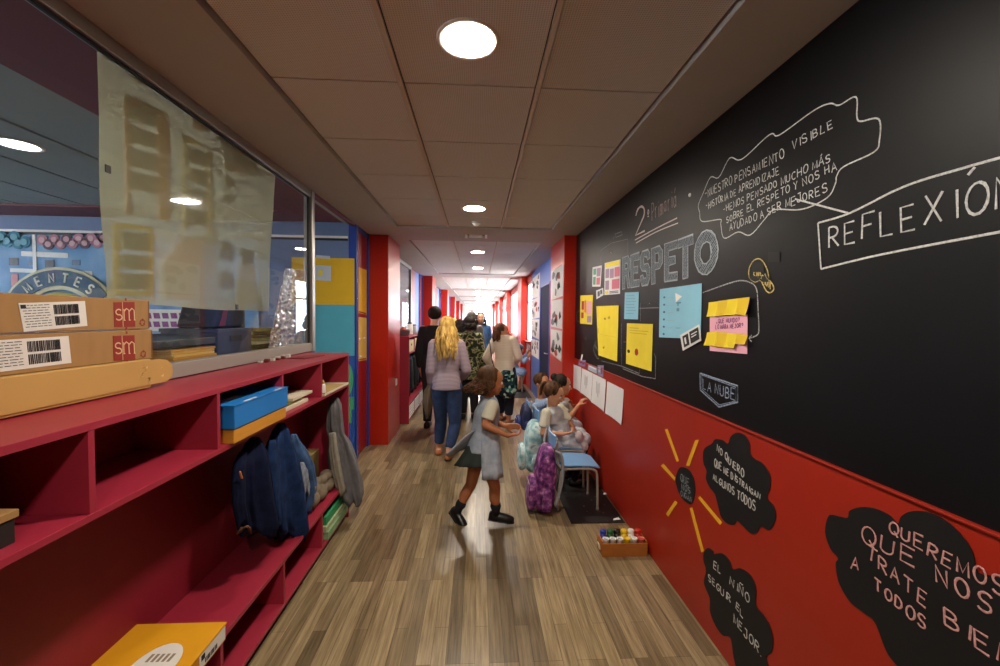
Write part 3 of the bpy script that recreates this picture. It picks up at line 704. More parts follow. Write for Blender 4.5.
mb = MB(); wall_text(mb, '¿QUE MUNDO?', px(650,240,z,[(245,308)])[0], px(650,240,z,[(332,302)])[0], 4, 4, .004, X=XR-.005, seed=3); wall_text(mb, 'LO HARA MEJOR?', px(650,240,z,[(242,330)])[0], px(650,240,z,[(345,324)])[0], 4.2, 4.2, .004, X=XR-.005, seed=5); mb.build('handwriting', M('purple_ink', '#7d3f6c', .7), p)
names_ = ['first', 'second', 'third', 'fourth']
sq = [[(218,231),(254,227),(252,282),(218,284)], [(252,226),(290,221),(288,277),(250,282)], [(288,221),(328,216),(326,276),(286,278)], [(326,216),(370,211),(362,280),(324,276)]]
stick = M('sticky_note_yellow', '#e2c922', .7, var=.04); stick2 = M('sticky_note_amber', '#d6b51e', .7, var=.04)
for i, q in enumerate(sq):
    Q = px(650,240,z,q); p = paper('sticky_note', Q, [stick, stick2][i % 2], '%s yellow sticky note from the left in the row above the pink handwriting' % names_[i], 'sticky note', X=XR-.006-.001*i, group='sticky notes around the pink note', curl=.012)
sq = [[(212,342),(250,338),(250,392),(207,390)], [(248,340),(288,342),(284,398),(246,394)], [(286,344),(322,348),(318,402),(282,398)], [(320,345),(362,352),(358,388),(320,384)]]
for i, q in enumerate(sq):
    Q = px(650,240,z,q); p = paper('sticky_note', Q, [stick, stick2][i % 2], '%s yellow sticky note from the left in the row below the pink handwriting' % names_[i], 'sticky note', X=XR-.006-.001*i, group='sticky notes around the pink note', curl=.012)

# ---- red wainscot: white drawing sheets and small taped cards
WX2 = 1.1695
z = 6.058
for i, q in enumerate([[(76,204),(130,228),(126,374),(74,346)], [(134,232),(198,262),(192,430),(128,378)], [(200,264),(278,302),(272,496),(194,436)], [(286,310),(386,360),(378,576),(280,504)]]):
    Q = px(560,330,z,q)
    lab = ['white drawing sheet nearest the red column, first of four on the red wall', 'second white drawing sheet from the red column on the red wall', 'third white drawing sheet from the red column on the red wall, with grey scribble', 'largest white drawing sheet on the red wall, nearest the camera of the four'][i]
    p = paper('drawing_sheet', Q, wht, lab, 'drawing sheet', X=WX2-.001, group='white sheets on the red wall', curl=.010)
    if i in (1, 2): on_paper(p, Q, 'pencil_scribble', M('pale_scribble', '#bdbcc0', .8), [rc(.3,.2,.36,.6), rc(.42,.25,.47,.7), rc(.52,.2,.56,.55)], X=WX2-.0035)
Q = px(560,330,z,[(172,206),(224,232),(222,264),(170,240)]); p = paper('taped_card', Q, M('pale_blue_card', '#9db6c4', .7), 'small pale blue card taped above the white drawing sheets', 'card', X=WX2-.002, curl=0); on_paper(p, Q, 'printed_strip', wht, [rc(.1,.15,.9,.4)], X=WX2-.0045)
Q = px(560,330,z,[(228,214),(266,214),(262,284),(230,272)]); p = paper('taped_card', Q, M('purple_grey_card', '#8a7f9c', .7), 'small purple-grey card taped beside the pale blue card above the drawing sheets', 'card', X=WX2-.002, curl=0); on_paper(p, Q, 'printed_picture', red_i, [rc(.6,.2,.8,.8)], X=WX2-.0045); on_paper(p, Q, 'printed_picture', cyan, [rc(.15,.2,.45,.7)], X=WX2-.0045)
Q = px(560,330,z,[(118,178),(158,184),(150,222),(112,212)]); p = paper('paper_flower', Q, M('lilac_card', '#8c7cae', .7), 'lilac paper cut-out with a white tip taped under the corner of the blackboard', 'paper cut-out', X=WX2-.002, curl=.0); on_paper(p, Q, 'white_tip', wht, [rc(.2,-.9,.4,.1)], X=WX2-.0045); on_paper(p, Q, 'petal', red_i, [blob(.3,.5,.2,.6), blob(.7,.6,.18,.6)], X=WX2-.0045)

# ---- chalkboard clouds and the paper sun on the red wall
dec = M('black_chalk_vinyl', '#18191b', .55, var=.15, vscale=6, spec=.25)
DX = WX2-.0005; TX = DX-.0035
def decal(name, pix, label, texts, mat_t, cat='wall decal', wd_=.0055):
    o = wall_poly(pix, DX, .0022, 6).build(name, dec); tag(o, label, cat)
    for i, (t_, a, b_, h0, h1) in enumerate(texts): wall_text(MB(), t_, a, b_, h0, h1, wd_, X=TX+.0008, seed=20+i, jit=.05).build('chalk_writing', mat_t, o)
    return o
z = 4.757
decal('cloud_decal', px(650,420,z,[(258,140),(296,112),(312,92),(345,95),(372,112),(385,80),(415,60),(450,72),(475,110),(480,160),(500,185),(535,205),(570,255),(575,310),(560,370),(590,410),(600,465),(570,522),(530,505),(510,535),(480,538),(440,500),(415,480),(400,498),(370,492),(340,460),(322,395),(310,352),(285,320),(268,280),(270,240),(255,200)]),
      'black cloud decal with three lines of white chalk, right of the yellow paper sun', [(s_, px(650,420,z,[a])[0], px(650,420,z,[b_])[0], h0/z, h1/z) for s_, a, b_, h0, h1 in
      [('NO QUIERO', (318,148), (446,278), 30, 38), ('QUE ME DISTRAIGAN', (306,218), (524,380), 38, 24), ('ALGUNOS TODOS', (300,284), (500,436), 28, 44)]], ck)
z = 4.9
decal('cloud_decal', px(690,530,z,[(70,110),(90,88),(115,105),(118,118),(160,115),(195,150),(212,192),(250,188),(300,225),(325,290),(325,370),(360,415),(395,475),(408,545),(400,600),(375,625),(395,720),(330,800),(240,700),(215,620),(200,530),(160,515),(125,465),(100,400),(98,335),(70,260),(80,200),(68,150)]),
      'black cloud decal low on the red wall near the floor, touching a sun ray', [(s_, px(690,530,z,[a])[0], px(690,530,z,[b_])[0], h0/z, h1/z) for s_, a, b_, h0, h1 in
      [('EL', (115,190), (152,220), 36, 36), ('NIÑO', (195,262), (294,362), 36, 50), ('SEGUIR', (90,250), (200,360), 34, 32), ('EL', (225,385), (262,435), 30, 30), ('MEJOR.', (215,455), (352,622), 40, 44)]], ck)
z = 3.58
decal('cloud_decal', px(800,480,z,[(92,185),(105,128),(140,130),(172,135),(180,110),(220,97),(270,102),(320,125),(352,155),(365,130),(400,112),(460,115),(530,150),(590,210),(620,260),(640,330),(700,345),(790,390),(900,560),(880,760),(700,860),(480,800),(350,665),(310,610),(270,510),(230,475),(180,435),(140,365),(130,300),(138,280),(110,245)]),
      'largest black cloud decal at the near end of the red wall with pink chalk words', [(s_, px(800,480,z,[a])[0], px(800,480,z,[b_])[0], h0/z, h1/z) for s_, a, b_, h0, h1 in
      [('QUEREMOS', (318,188), (735,425), 40, 66), ('QUE', (220,215), (420,322), 62, 60), ('NOS', (488,370), (690,492), 62, 74), ('TRATE', (240,280), (460,462), 44, 60), ('BIEN', (518,518), (770,690), 54, 66), ('A', (182,316), (208,322), 40, 40), ('TODOS', (268,392), (450,545), 42, 48)]], ckp)
sun = thing('paper_sun', wpt(682, 485, DX), 'sun made of a black oval and yellow paper rays on the red wall', 'wall decoration')
z = 4.757
wall_poly(px(650,420,z,[(140,230),(165,226),(190,242),(210,280),(216,330),(210,375),(195,400),(170,388),(145,360),(130,320),(122,280)]), DX, .0022, 5).build('sun_disc', dec, sun)
for i, (t_, a, b_, h0, h1) in enumerate([('QUE', (146,290), (186,315), 34, 36), ('NOS', (150,330), (192,352), 28, 28), ('OIGAN', (146,360), (200,390), 26, 24)]): wall_text(MB(), t_, px(650,420,z,[a])[0], px(650,420,z,[b_])[0], h0/z, h1/z, .004, X=TX+.0008, seed=40+i).build('chalk_writing', ckg, sun)
ry = M('yellow_strip_paper', '#e0ab1e', .6, var=.05)
for q in ([(72,46),(84,42),(138,194),(128,200)], [(216,96),(234,94),(188,220),(172,216)], [(52,218),(64,208),(122,276),(118,288)], [(120,384),(132,394),(88,460),(76,446)], [(230,372),(238,362),(344,488),(334,500)], [(190,420),(202,416),(257,624),(245,630)]):
    wall_poly(px(650,420,z,q), DX, .0016).build('ray', ry, sun)
# drawings hung on the side of the right column and on the blue wall
# (their own sheets; each a curled page with inked shapes)
# ================================================================ LEFT SIDE: boxes, things in the shelf, coats, things behind the glass
card = M('brown_cardboard', '#9a7443', .75, var=.06, vscale=6, stretch=(1, 6, 1)); card2 = M('light_cardboard', '#b68f4e', .7, var=.05, vscale=4); cardedge = M('cardboard_edge', '#7d5526', .8)
logo_r = M('brick_red_print', '#8a2418', .6); logo_w = M('pale_print', '#d6b48a', .6); labw = M('label_white', '#d9d6d0', .6)
G['s'] = [arc(.26,.44,.2,.15,35,270,8)+arc(.26,.15,.22,.15,90,-150,8)]
def pq(X, pts): return [onX(a, b, X) for a, b in pts]
def poster_box(label, zb, zt, y0, y1, x0, x1, lab_px, logo_px, rec_px):
    t = thing('cardboard_box', ((x0+x1)/2, (y0+y1)/2, zb), label, 'box', 'poster boxes on the shelf top')
    MB().box(x0, x1, y0, y1, zb, zt).build('carton', card, t, bevel=.003)
    MB().box(x1-.001, x1+.0018, y1-.008, y1-.004, zb+.004, zt-.004).build('side_flap_edge', cardedge, t)
    X = x1+.0016
    l = MB().prism(pq(X, lab_px), (-.001, 0, 0)).build('shipping_label', labw, t)
    a, b_, c, d = pq(X+.0012, lab_px); bars = MB(); txt = MB(); rr = random.Random(3)
    def q(u0, v0, u1, v1): return [a*(1-u)*(1-v)+b_*u*(1-v)+c*u*v+d*(1-u)*v for u, v in ((u0,v0),(u1,v0),(u1,v1),(u0,v1))]
    for v0, v1 in ((.10, .46), (.54, .88)):
        u = .48
        while u < .88:
            w = rr.choice([.004, .006, .01, .013]); bars.prism(q(u, v0, u+w, v1), (-.0008, 0, 0)); u += w+rr.choice([.005, .008, .011])
    bars.build('barcode', ink, l)
    for k in range(9):
        v = .08+.095*k; u = .04+.02*(k % 2)
        while u < .40:
            w = rr.uniform(.03, .09); txt.prism(q(u, v, min(u+w, .42), v+.022), (-.0008, 0, 0)); u += w+.02
    txt.prism(q(.02, .06, .09, .2), (-.0008, 0, 0)).build('printed_lines', ink, l)
    g = MB().prism(pq(X, logo_px), (-.001, 0, 0)).build('logo_square', logo_r, t)
    a, b_, c, d = pq(X+.0012, logo_px)
    def q2(u, v): return a*(1-u)*(1-v)+b_*u*(1-v)+c*u*v+d*(1-u)*v
    mb = MB()
    for ch, u0, u1, v0, v1 in (('s', .04, .36, .72, .28), ('m', .46, .98, .72, .26)):
        for st in G[ch]:
            wd = .48 if ch == 's' else .56; hh = .6
            mb.tube([q2(u0+(u1-u0)*x/wd, v0+(v1-v0)*y/hh) for x, y in st], .0022, 6, flat=(NRM, .2))
    mb.tube([q2(.40, 0), q2(.40, 1)], .0012, 6, flat=(NRM, .2))
    for u in (.47, .72, .97): mb.tube([q2(u-.04, .73), q2(u+.05, .73)], .0014, 6, flat=(NRM, .2))
    mb.build('logo_letters', logo_w, g)
    mb = MB(); P = onX(rec_px[0], rec_px[1], X)
    for k in range(3):
        mb.tube([P+Vector((0, .011*math.cos(math.radians(x)), .011*math.sin(math.radians(x)))) for x in range(120*k, 120*k+86, 12)], .0022, 6, flat=(NRM, .3))
        e_ = math.radians(120*k+92); mb.prism([P+Vector((0, r*math.cos(e_+o_), r*math.sin(e_+o_))) for r, o_ in ((.006, -.25), (.016, -.25), (.011, .45))], (-.001, 0, 0))
    for k in range(5): mb.prism([P+Vector((0, -.075+dy, -.025+.026*k+dz)) for dy, dz in ((0,0),(.006,0),(.006,.009),(0,.009))], (-.001, 0, 0))
    mb.build('recycling_mark', logo_r, t)
    return t
z = 4.756
poster_box('top cardboard box of the stack on the shelf, with a barcode label', 1.531, 1.640, .35, 1.677, -1.325, -1.265,
  px(0,280,z,[(88,110),(404,100),(416,218),(114,246)]), px(0,280,z,[(541,106),(640,104),(644,222),(545,224)]), px(0,280,z,[(678,202)])[0])
poster_box('middle cardboard box of the stack on the shelf, with a barcode label', 1.4175, 1.5275, .35, 1.685, -1.325, -1.262,
  px(0,280,z,[(-95,292),(326,266),(340,394),(-80,448)]), px(0,280,z,[(538,266),(640,262),(644,380),(543,384)]), px(0,280,z,[(682,352)])[0])
t = thing('cardboard_box', (-1.29, 1.05, 1.302), 'lowest long light cardboard box of the stack, with a rounded end flap', 'box', 'poster boxes on the shelf top')
MB().box(-1.325, -1.2505, .35, 1.66, 1.306, 1.4165).build('carton', card2, t, bevel=.004)
fl = [(.36, 1.312), (1.735, 1.318), (1.76, 1.33), (1.768, 1.355), (1.762, 1.385), (1.735, 1.405), (1.69, 1.412), (.36, 1.4155)]
MB().prism([(-1.2495, y, z_) for y, z_ in fl], (.0035, 0, 0)).build('rounded_flap', card2, t, bevel=.001)
mb = MB()
rr = random.Random(4)
for k in range(9):
    P = onX(142+rr.uniform(-2, 22), 366+rr.uniform(0, 16), -1.2458); mb.prism([P+Vector((0, rr.uniform(-.012, .012), rr.uniform(-.007, .007))) for _ in range(5)], (.0006, 0, 0))
mb.build('torn_tape_patches', M('torn_paper', '#e0bd7c', .5), t)

# ---- things standing in the open compartments
bluecard = M('blue_box_card', '#1f76c4', .4, var=.04); oran = M('orange_wood_box', '#c98a2c', .5, var=.06, stretch=(1, 1, 8)); oransh = M('brown_wood_box', '#8a5a26', .55)
t = thing('blue_storage_box', (-1.1, 2.0, 1.0605), 'bright blue lidded box lying on an orange box, sticking out of the shelf', 'storage box')
MB().box(-1.20, -.985, 1.735, 2.21, 1.1215, 1.215).build('box_body', bluecard, t, bevel=.003)
MB().box(-1.202, -.982, 1.732, 2.2105, 1.2155, 1.219).build('lid', bluecard, t, bevel=.001)
MB().box(-1.10, -1.07, 1.80, 1.95, 1.2195, 1.2205).box(-1.0, -.99, 1.82, 1.92, 1.2195, 1.2205).box(-1.0, -.99, 2.09, 2.16, 1.2195, 1.2205).build('tape_strip', whitep, t)
t = thing('orange_box', (-1.1, 2.0, 1.0605), 'orange wooden box underneath the bright blue box in the shelf', 'storage box')
MB().box(-1.19, -.99, 1.738, 2.20, 1.0605, 1.117).build('box_body', oran, t, bevel=.003)
MB().box(-1.191, -.989, 1.736, 2.202, 1.1172, 1.1205).build('lid_rim', cardedge, t)
paperm = M('stacked_paper', '#cfc5ae', .8, var=.1, vscale=4, stretch=(1, 1, 400)); olive = M('olive_card', '#6a6a34', .7, var=.08)
for i, (y0, y1, z0, z1, x0, x1) in enumerate([(2.27, 2.62, 1.0605, 1.080, -1.28, -1.045), (2.29, 2.55, 1.0805, 1.098, -1.27, -1.06), (2.42, 2.70, 1.0985, 1.115, -1.28, -1.05)]):
    tag(MB().box(x0, x1, y0, y1, z0, z1).build('paper_stack', [paperm, olive, paperm][i], bevel=.001), ['lowest pile of loose paper in the third cubby of the shelf', 'olive folder between two paper piles in the third cubby of the shelf', 'topmost pile of paper in the third cubby of the shelf'][i], 'paper pile', 'papers in the third cubby')
t = thing('small_green_box', (-1.25, 2.40, 1.1155), 'small olive green box standing at the back of the third cubby', 'box')
MB().box(-1.31, -1.20, 2.43, 2.56, 1.1155, 1.20).build('box_body', olive, t, bevel=.002); MB().box(-1.312, -1.198, 2.428, 2.562, 1.2005, 1.21).build('lid', olive, t, bevel=.001)
t = thing('paper_tray', (-1.1, 3.03, 1.0605), 'shallow white tray of brown papers in the last cubby, sticking out in front', 'tray')
MB().box(-1.25, -1.002, 2.78, 3.29, 1.0605, 1.066).box(-1.25, -1.002, 2.78, 2.785, 1.066, 1.074).box(-1.25, -1.002, 3.285, 3.29, 1.066, 1.074).box(-1.007, -1.002, 2.785, 3.285, 1.066, 1.074).box(-1.25, -1.245, 2.785, 3.285, 1.066, 1.082).build('tray_shell', M('ivory_plastic', '#d8cdb8', .45), t)
MB().box(-1.22, -1.012, 2.82, 3.22, 1.0665, 1.072).build('papers', M('tan_paper', '#a98d55', .8, var=.15, vscale=20), t)
t = thing('glue_bottle', (-1.03, 2.82, 1.0605), 'small white bottle standing at the corner of the white tray', 'bottle')
t.location = (-1.03, 2.825, 1.0765); ORG[t.name] = Vector(t.location)
MB().lathe((-1.03, 2.825, 1.0765), [(.002, 0), (.016, 0), (.017, .004), (.017, .05), (.012, .06)], 16).build('bottle_body', whitep, t, smooth=True)
MB().lathe((-1.03, 2.825, 1.0765), [(.011, .0605), (.011, .07), (.004, .085), (.001, .086)], 16).build('cap', M('ochre_cap', '#b98f3c'), t, smooth=True)
t = thing('wooden_tray', (-1.15, .80, 1.0605), 'dark box with a wooden lid in the cubby at the left edge of the view', 'tray')
MB().box(-1.30, -1.055, .62, .995, 1.0605, 1.118).build('box_body', M('black_card', '#1a1716', .6), t, bevel=.002); MB().box(-1.30, -1.05, .615, 1.0, 1.1185, 1.137).build('lid', M('light_wood', '#9a7646', .6, var=.1, stretch=(8, 1, 1)), t, bevel=.002)
# yellow box on the bench
t = thing('yellow_box', (-1.15, 1.45, .3045), 'yellow cardboard box with an oval white label lying on the shelf bench', 'box')
yb = M('yellow_box_card', '#d99a18', .5, var=.05); ye = M('amber_box_side', '#c8861a', .5)
MB().box(-1.322, -.985, 1.05, 1.658, .3045, .366).build('box_body', ye, t, bevel=.002)
MB().box(-1.324, -.982, 1.048, 1.661, .3665, .3735).build('lid', yb, t, bevel=.001)
c = onZ(152, 667, .3738)
MB().prism([c+Vector((.075*math.cos(q), .105*math.sin(q), 0)) for q in [2*math.pi*i/28 for i in range(28)]], (0, 0, .0008)).build('oval_label', labw, t)
mb = MB()
for k in range(5): mb.box(c.x-.04+.018*k, c.x-.03+.018*k, c.y+.02, c.y+.055, .3747, .3754)
mb.build('label_print', M('grey_print', '#8a7a68', .7), t)
l = MB().box(-.9845, -.9835, 1.50, 1.652, .312, .362).build('side_label', labw, t)
mb = MB()
for k in range(9): mb.box(-.9834, -.9828, 1.53+.008*k, 1.534+.008*k+.001*(k % 3), .318, .336)
mb.box(-.9834, -.9828, 1.51, 1.53, .338, .358); mb.build('barcode', ink, l)
# below the bench: green boxes
gb = M('green_box_card', '#2f8f5a', .55, var=.05); gb2 = M('pale_green_cover', '#7fa67a', .6, var=.15, vscale=14)
for i, (y0, y1, z0, z1, m_) in enumerate([(2.84, 3.27, .0635, .118, gb2), (2.83, 3.26, .1185, .16, M('cream_green_cover', '#a8b48e', .6, var=.15, vscale=18)), (2.85, 3.28, .1605, .218, gb)]):
    t = thing('green_box', (-1.12, (y0+y1)/2, z0), ['pale green flat box at the bottom of the pile under the shelf bench', 'cream and green flat box in the middle of the pile under the bench', 'bright green flat box on top of the pile under the shelf bench'][i], 'box', 'green boxes under the bench')
    MB().box(-1.30, -1.005-.008*i, y0, y1, z0, z1-.012).build('box_body', m_, t, bevel=.002); MB().box(-1.302, -1.003-.008*i, y0-.002, y1+.002, z1-.0118, z1).build('lid', m_, t, bevel=.002)
# brown box on the bench behind the coats
t = thing('brown_box', (-1.24, 2.98, .3045), 'brown cardboard box on the bench between the denim coats and the grey jacket', 'box')
MB().box(-1.31, -1.17, 2.84, 3.12, .3045, .60).build('box_body', M('olive_cardboard', '#6d5a2c', .8, var=.08), t, bevel=.003)
MB().box(-1.312, -1.168, 2.838, 2.978, .6005, .604).box(-1.312, -1.168, 2.982, 3.122, .6005, .604).build('top_flap', M('olive_cardboard_top', '#8a7448', .8), t)
# small things on the shelf top
t = thing('letter_beads', (-1.28, 2.75, 1.302), 'short row of small red and clear plastic pieces on the sill by the glass', 'plastic pieces')
rr = random.Random(8); clr = M('clear_plastic', '#c9c2bc', .15); rdp = M('dark_red_plastic', '#6a2a28', .3)
for k in range(11):
    y = 2.56+.036*k; x = -1.30+.02*(k % 2); h = rr.uniform(.016, .03) if k > 6 else rr.uniform(.01, .022)
    MB().box(x-.012, x+.012, y-.012, y+.012, 1.3025, 1.3025+h).build('piece', clr if (k > 7 or k % 3 == 0) else rdp, t, bevel=.003)
tag(MB().prism([(-1.27, 2.84, 1.3022), (-1.14, 2.80, 1.3022), (-1.10, 3.06, 1.3022), (-1.20, 3.10, 1.3022)], (0, 0, .005)).build('red_folder', M('dark_red_folder', '#7c1a26', .5), bevel=.001), 'thin dark red folder lying flat on the far end of the shelf top', 'folder')

# ---- hanging coats: outline rows read off the photo on the hook plane, lofted with folds
def coat_rows(rows, proj, thick, folds, seed, amp=.26, n=56):
    mb = MB(); rr = random.Random(seed); ph = [rr.uniform(0, 6.28) for _ in range(5)]; rings = []
    P = []
    for i in range(len(rows)-1):
        for j in range(4):
            t = j/4; P.append(tuple(rows[i][k]*(1-t)+rows[i+1][k]*t for k in range(4)))
    P.append(rows[-1])
    for i, (y, xl, xr, tf) in enumerate(P):
        a = proj(xl, y); b_ = proj(xr, y); c = (a+b_)/2; ax = (b_-a)/2; nm = Vector((0, 0, 1)).cross(ax).normalized()
        f_ = i/(len(P)-1); ring = []
        for k in range(n):
            q = 2*math.pi*k/n
            r = 1+amp*(.35+.65*f_)*(math.sin(folds*q+ph[0]+1.3*f_)+.55*math.sin((folds*2+1)*q+ph[1]-2*f_)+.3*math.sin(13*q+9*f_+ph[3]))
            rz = 1+.5*(r-1); ring.append(c+ax*math.cos(q)*rz*(1+.05*math.sin(9*f_+ph[2])+.05*math.sin(23*f_+ph[4]+2*q))+nm*(thick*tf*r*math.sin(q))+Vector((0, 0, f_**3*.022*math.sin(folds*q+ph[1]))))
        rings.append(ring)
    return mb.loft(rings)
nav = M('navy_cotton', '#121830', .95, var=.25, vscale=30, bump=.4, bscale=25, spec=.1); den = M('dark_denim', '#1c2f54', .95, var=.35, vscale=20, bump=.4, bscale=25, spec=.1); den2 = M('washed_denim', '#3f5a82', .95, var=.4, vscale=18, bump=.4, bscale=25, spec=.1)
gry = M('grey_jersey', '#68676a', .9, var=.15, vscale=20, bump=.2, bscale=40); khk = M('khaki_canvas', '#766a58', .9, var=.18, vscale=16, bump=.3, bscale=40)
def pj(X): return lambda x, y: onX(x, y, X)
t = thing('navy_jacket', onX(250, 441, -1.12), 'navy hooded jacket hanging first from the left under the shelf, below the blue box', 'jacket', 'coats on the near shelf hooks')
coat_rows([(437, 253, 257, .25), (443, 250, 259, .5), (452, 246, 262, .7), (463, 241, 265, .9), (478, 239, 267, 1), (505, 241, 269, 1.05), (525, 244, 270, 1.05), (533, 246, 269, .8)], pj(-1.085), .06, 4, 1, .42).build('jacket_body', nav, t, smooth=True)
coat_rows([(452, 240, 246, .5), (464, 236, 243, .9), (485, 233, 243, 1), (505, 234, 245, 1), (522, 238, 249, .95), (527, 239, 248, .7)], pj(-1.075), .028, 2, 2, .2).build('sleeve', nav, t, smooth=True)
coat_rows([(455, 259, 265, .5), (475, 261, 270, 1), (505, 264, 274, 1), (530, 266, 275, .95), (535, 267, 274, .6)], pj(-1.06), .028, 2, 3, .2).build('sleeve', nav, t, smooth=True)
coat_rows([(527, 240, 248, .9), (530, 240, 248, 1)], pj(-1.074), .03, 2, 2, .1).build('cuff', M('rust_cuff', '#5a3a2c', .9), t, smooth=True)
MB().capsule(onX(240, 472, -1.04), onX(242, 478, -1.04), .004, .004, 8).build('zip_pull', M('orange_tab', '#d07a30', .5), t)
t = thing('denim_jacket', onX(280, 430, -1.12), 'dark denim jacket hanging in the middle, beside the navy jacket', 'jacket', 'coats on the near shelf hooks')
coat_rows([(423, 280, 283, .25), (430, 277, 285, .5), (441, 273, 288, .7), (453, 271, 291, .9), (480, 272, 295, 1), (510, 274, 299, 1.05), (530, 277, 302, 1), (536, 279, 301, .8)], pj(-1.085), .06, 5, 4, .42).build('jacket_body', den, t, smooth=True)
coat_rows([(440, 286, 291, .5), (460, 289, 297, 1), (490, 293, 303, 1), (520, 297, 306, 1), (534, 298, 306, .9), (538, 299, 305, .6)], pj(-1.05), .026, 2, 5, .2).build('sleeve', den, t, smooth=True)
coat_rows([(440, 270, 275, .5), (460, 268, 276, 1), (490, 269, 278, 1), (518, 272, 280, .9), (522, 273, 279, .6)], pj(-1.05), .026, 2, 15, .2).build('sleeve', den, t, smooth=True)
t = thing('washed_denim_jacket', onX(293, 436, -1.12), 'lighter washed denim jacket hanging right of the dark denim one', 'jacket', 'coats on the near shelf hooks')
coat_rows([(434, 292, 295, .25), (441, 291, 298, .5), (452, 290, 304, .8), (465, 292, 309, 1), (480, 296, 311, 1), (500, 299, 309, .9), (510, 301, 307, .6)], pj(-1.10), .055, 4, 7, .42).build('jacket_body', den2, t, smooth=True)
coat_rows([(462, 295, 303, .6), (470, 296, 306, 1), (486, 299, 308, 1), (493, 301, 307, .8)], pj(-1.05), .024, 3, 8).build('rolled_sleeve', M('pale_denim_lining', '#7b8594', .9, var=.4, vscale=30), t, smooth=True)
t = thing('grey_jacket', onY(335, 400, 3.14), 'grey hooded jacket hanging at the far end of the shelf, draped over the bench edge', 'jacket', 'coats on the near shelf hooks')
pg = lambda x, y: onY(x, y, 3.20)
coat_rows([(398, 332, 338, .4), (405, 329, 341, .9), (425, 328, 343, .8), (433, 329, 344, .7), (442, 330, 350, .9), (460, 331, 355, 1), (480, 334, 359, 1), (495, 340, 361, 1), (503, 347, 360, .7)], pg, .06, 5, 9, .45).build('jacket_body', gry, t, smooth=True)
coat_rows([(433, 329, 336, .6), (450, 330, 338, 1), (475, 333, 343, 1), (492, 337, 347, .8)], lambda x, y: onY(x, y, 3.12), .035, 3, 10).build('sleeve', M('grey_beige_jersey', '#8a8578', .9, var=.15, vscale=20), t, smooth=True)
t = thing('khaki_bag', (-1.10, 2.98, .3045), 'crumpled khaki cloth bag lying on the bench in front of the brown box', 'bag')
rr = random.Random(12); mb = MB()
for (x, y, r) in ((310, 500, .07), (318, 503, .07), (326, 498, .065), (313, 490, .055), (321, 489, .05), (326, 475, .05), (322, 480, .04), (330, 484, .05), (334, 490, .055), (329, 492, .06), (316, 482, .04), (310, 488, .045)):
    P = onX(x, y, -1.10); P.z = max(P.z, .3045+r*.75); mb.ball(P, (r*.9, r*1.05, r*.8), n=16, m_=11)
mb.fused('bag_body', khk, t, voxel=.008, iters=1)

# ---- second shelf: cream boxes, dark coats, white baskets, small things on top
for i in range(4):
    y = 6.42+.47*i
    t = thing('cream_box', (-1.15, y, 1.0605), ['cream storage box in the nearest cubby of the second shelf', 'cream storage box in the second cubby of the second shelf', 'cream storage box in the third cubby of the second shelf', 'cream storage box in the last cubby of the second shelf'][i], 'box', 'cream boxes in the second shelf')
    y0, y1 = [(6.23, 6.72), (6.78, 7.26), (7.32, 7.80), (7.86, 8.28)][i]
    MB().box(-1.29, -1.02, y0+.02, y1-.02, 1.0605, 1.235).build('box_body', M('cream_card', '#c9b793', .7, var=.08), t, bevel=.004); MB().box(-1.017, -1.0195, (y0+y1)/2-.04, (y0+y1)/2+.04, 1.15, 1.18).build('hand_hole', M('brown_hole', '#5a4526', .8), t)
blk_ = M('black_cloth', '#16171d', .95, var=.2, vscale=20, bump=.2); dgr = M('charcoal_cloth', '#2c3038', .95, var=.2, vscale=20)
for i in range(6):
    y = 6.38+.32*i
    t = thing('dark_coat', (-1.13, y, .42), ['nearest black coat hanging in the second shelf', 'second coat, charcoal, hanging in the second shelf', 'third coat from the near end of the second shelf, black', 'fourth coat from the near end of the second shelf, charcoal', 'fifth coat from the near end of the second shelf, black', 'farthest coat hanging in the second shelf, charcoal'][i], 'coat', 'coats in the second shelf')
    rings = []; rr = random.Random(i)
    for z_, w, d in ((1.0, .02, .03), (.97, .07, .06), (.9, .12, .075), (.7, .14, .08), (.5, .15, .085), (.40, .15, .08)):
        rings.append([Vector((-1.12+d*math.sin(q)*(1+.15*math.sin(5*q+i)), y+w*math.cos(q), z_+(.0 if z_ > .5 else .02*math.sin(3*q)))) for q in [2*math.pi*k/24 for k in range(24)]])
    MB().loft(rings).build('coat_body', [blk_, dgr][i % 2], t, smooth=True)
    MB().chain([(-1.06, y-.08, .9), (-1.045, y-.11, .7), (-1.05, y-.10, .5)], [.035, .04, .035]).build('sleeve', [blk_, dgr][i % 2], t, smooth=True)
for i, (y0, y1) in enumerate([(6.24, 6.73), (6.77, 7.27), (7.31, 7.80), (7.85, 8.29)]):
    t = thing('white_basket', (-1.14, (y0+y1)/2, .0635), ['nearest white wire basket below the second shelf bench', 'second white wire basket below the second shelf bench', 'third white wire basket below the second shelf bench', 'farthest white wire basket below the second shelf bench'][i], 'basket', 'baskets in the second shelf')
    mb = MB()
    for z_ in (.07, .115, .16, .205, .24):
        mb.box(-1.022, -1.014, y0, y1, z_, z_+.008)
    y = y0
    while y <= y1: mb.box(-1.022, -1.014, y, y+.007, .066, .248); y += (y1-y0-.007)/7
    mb.build('wire_front', whitep, t); MB().box(-1.28, -1.023, y0+.01, y1-.01, .0636, .070).build('wire_bottom', whitep, t)
    MB().box(-1.26, -1.03, y0+.03, y1-.03, .0705, .19).build('contents', M('mixed_paper_things', '#8c8078', .8, var=.4, vscale=20), t)
t = thing('grey_pot', (-1.15, 6.32, 1.302), 'grey round pot on the near end of the second shelf', 'pot')
MB().lathe((-1.13, 6.36, 1.302), [(.002, 0), (.09, 0), (.105, .08), (.11, .085), (.10, .085), (.09, .06), (.002, .06)], 20).build('pot_body', M('grey_glaze', '#77797c', .5), t, smooth=True)
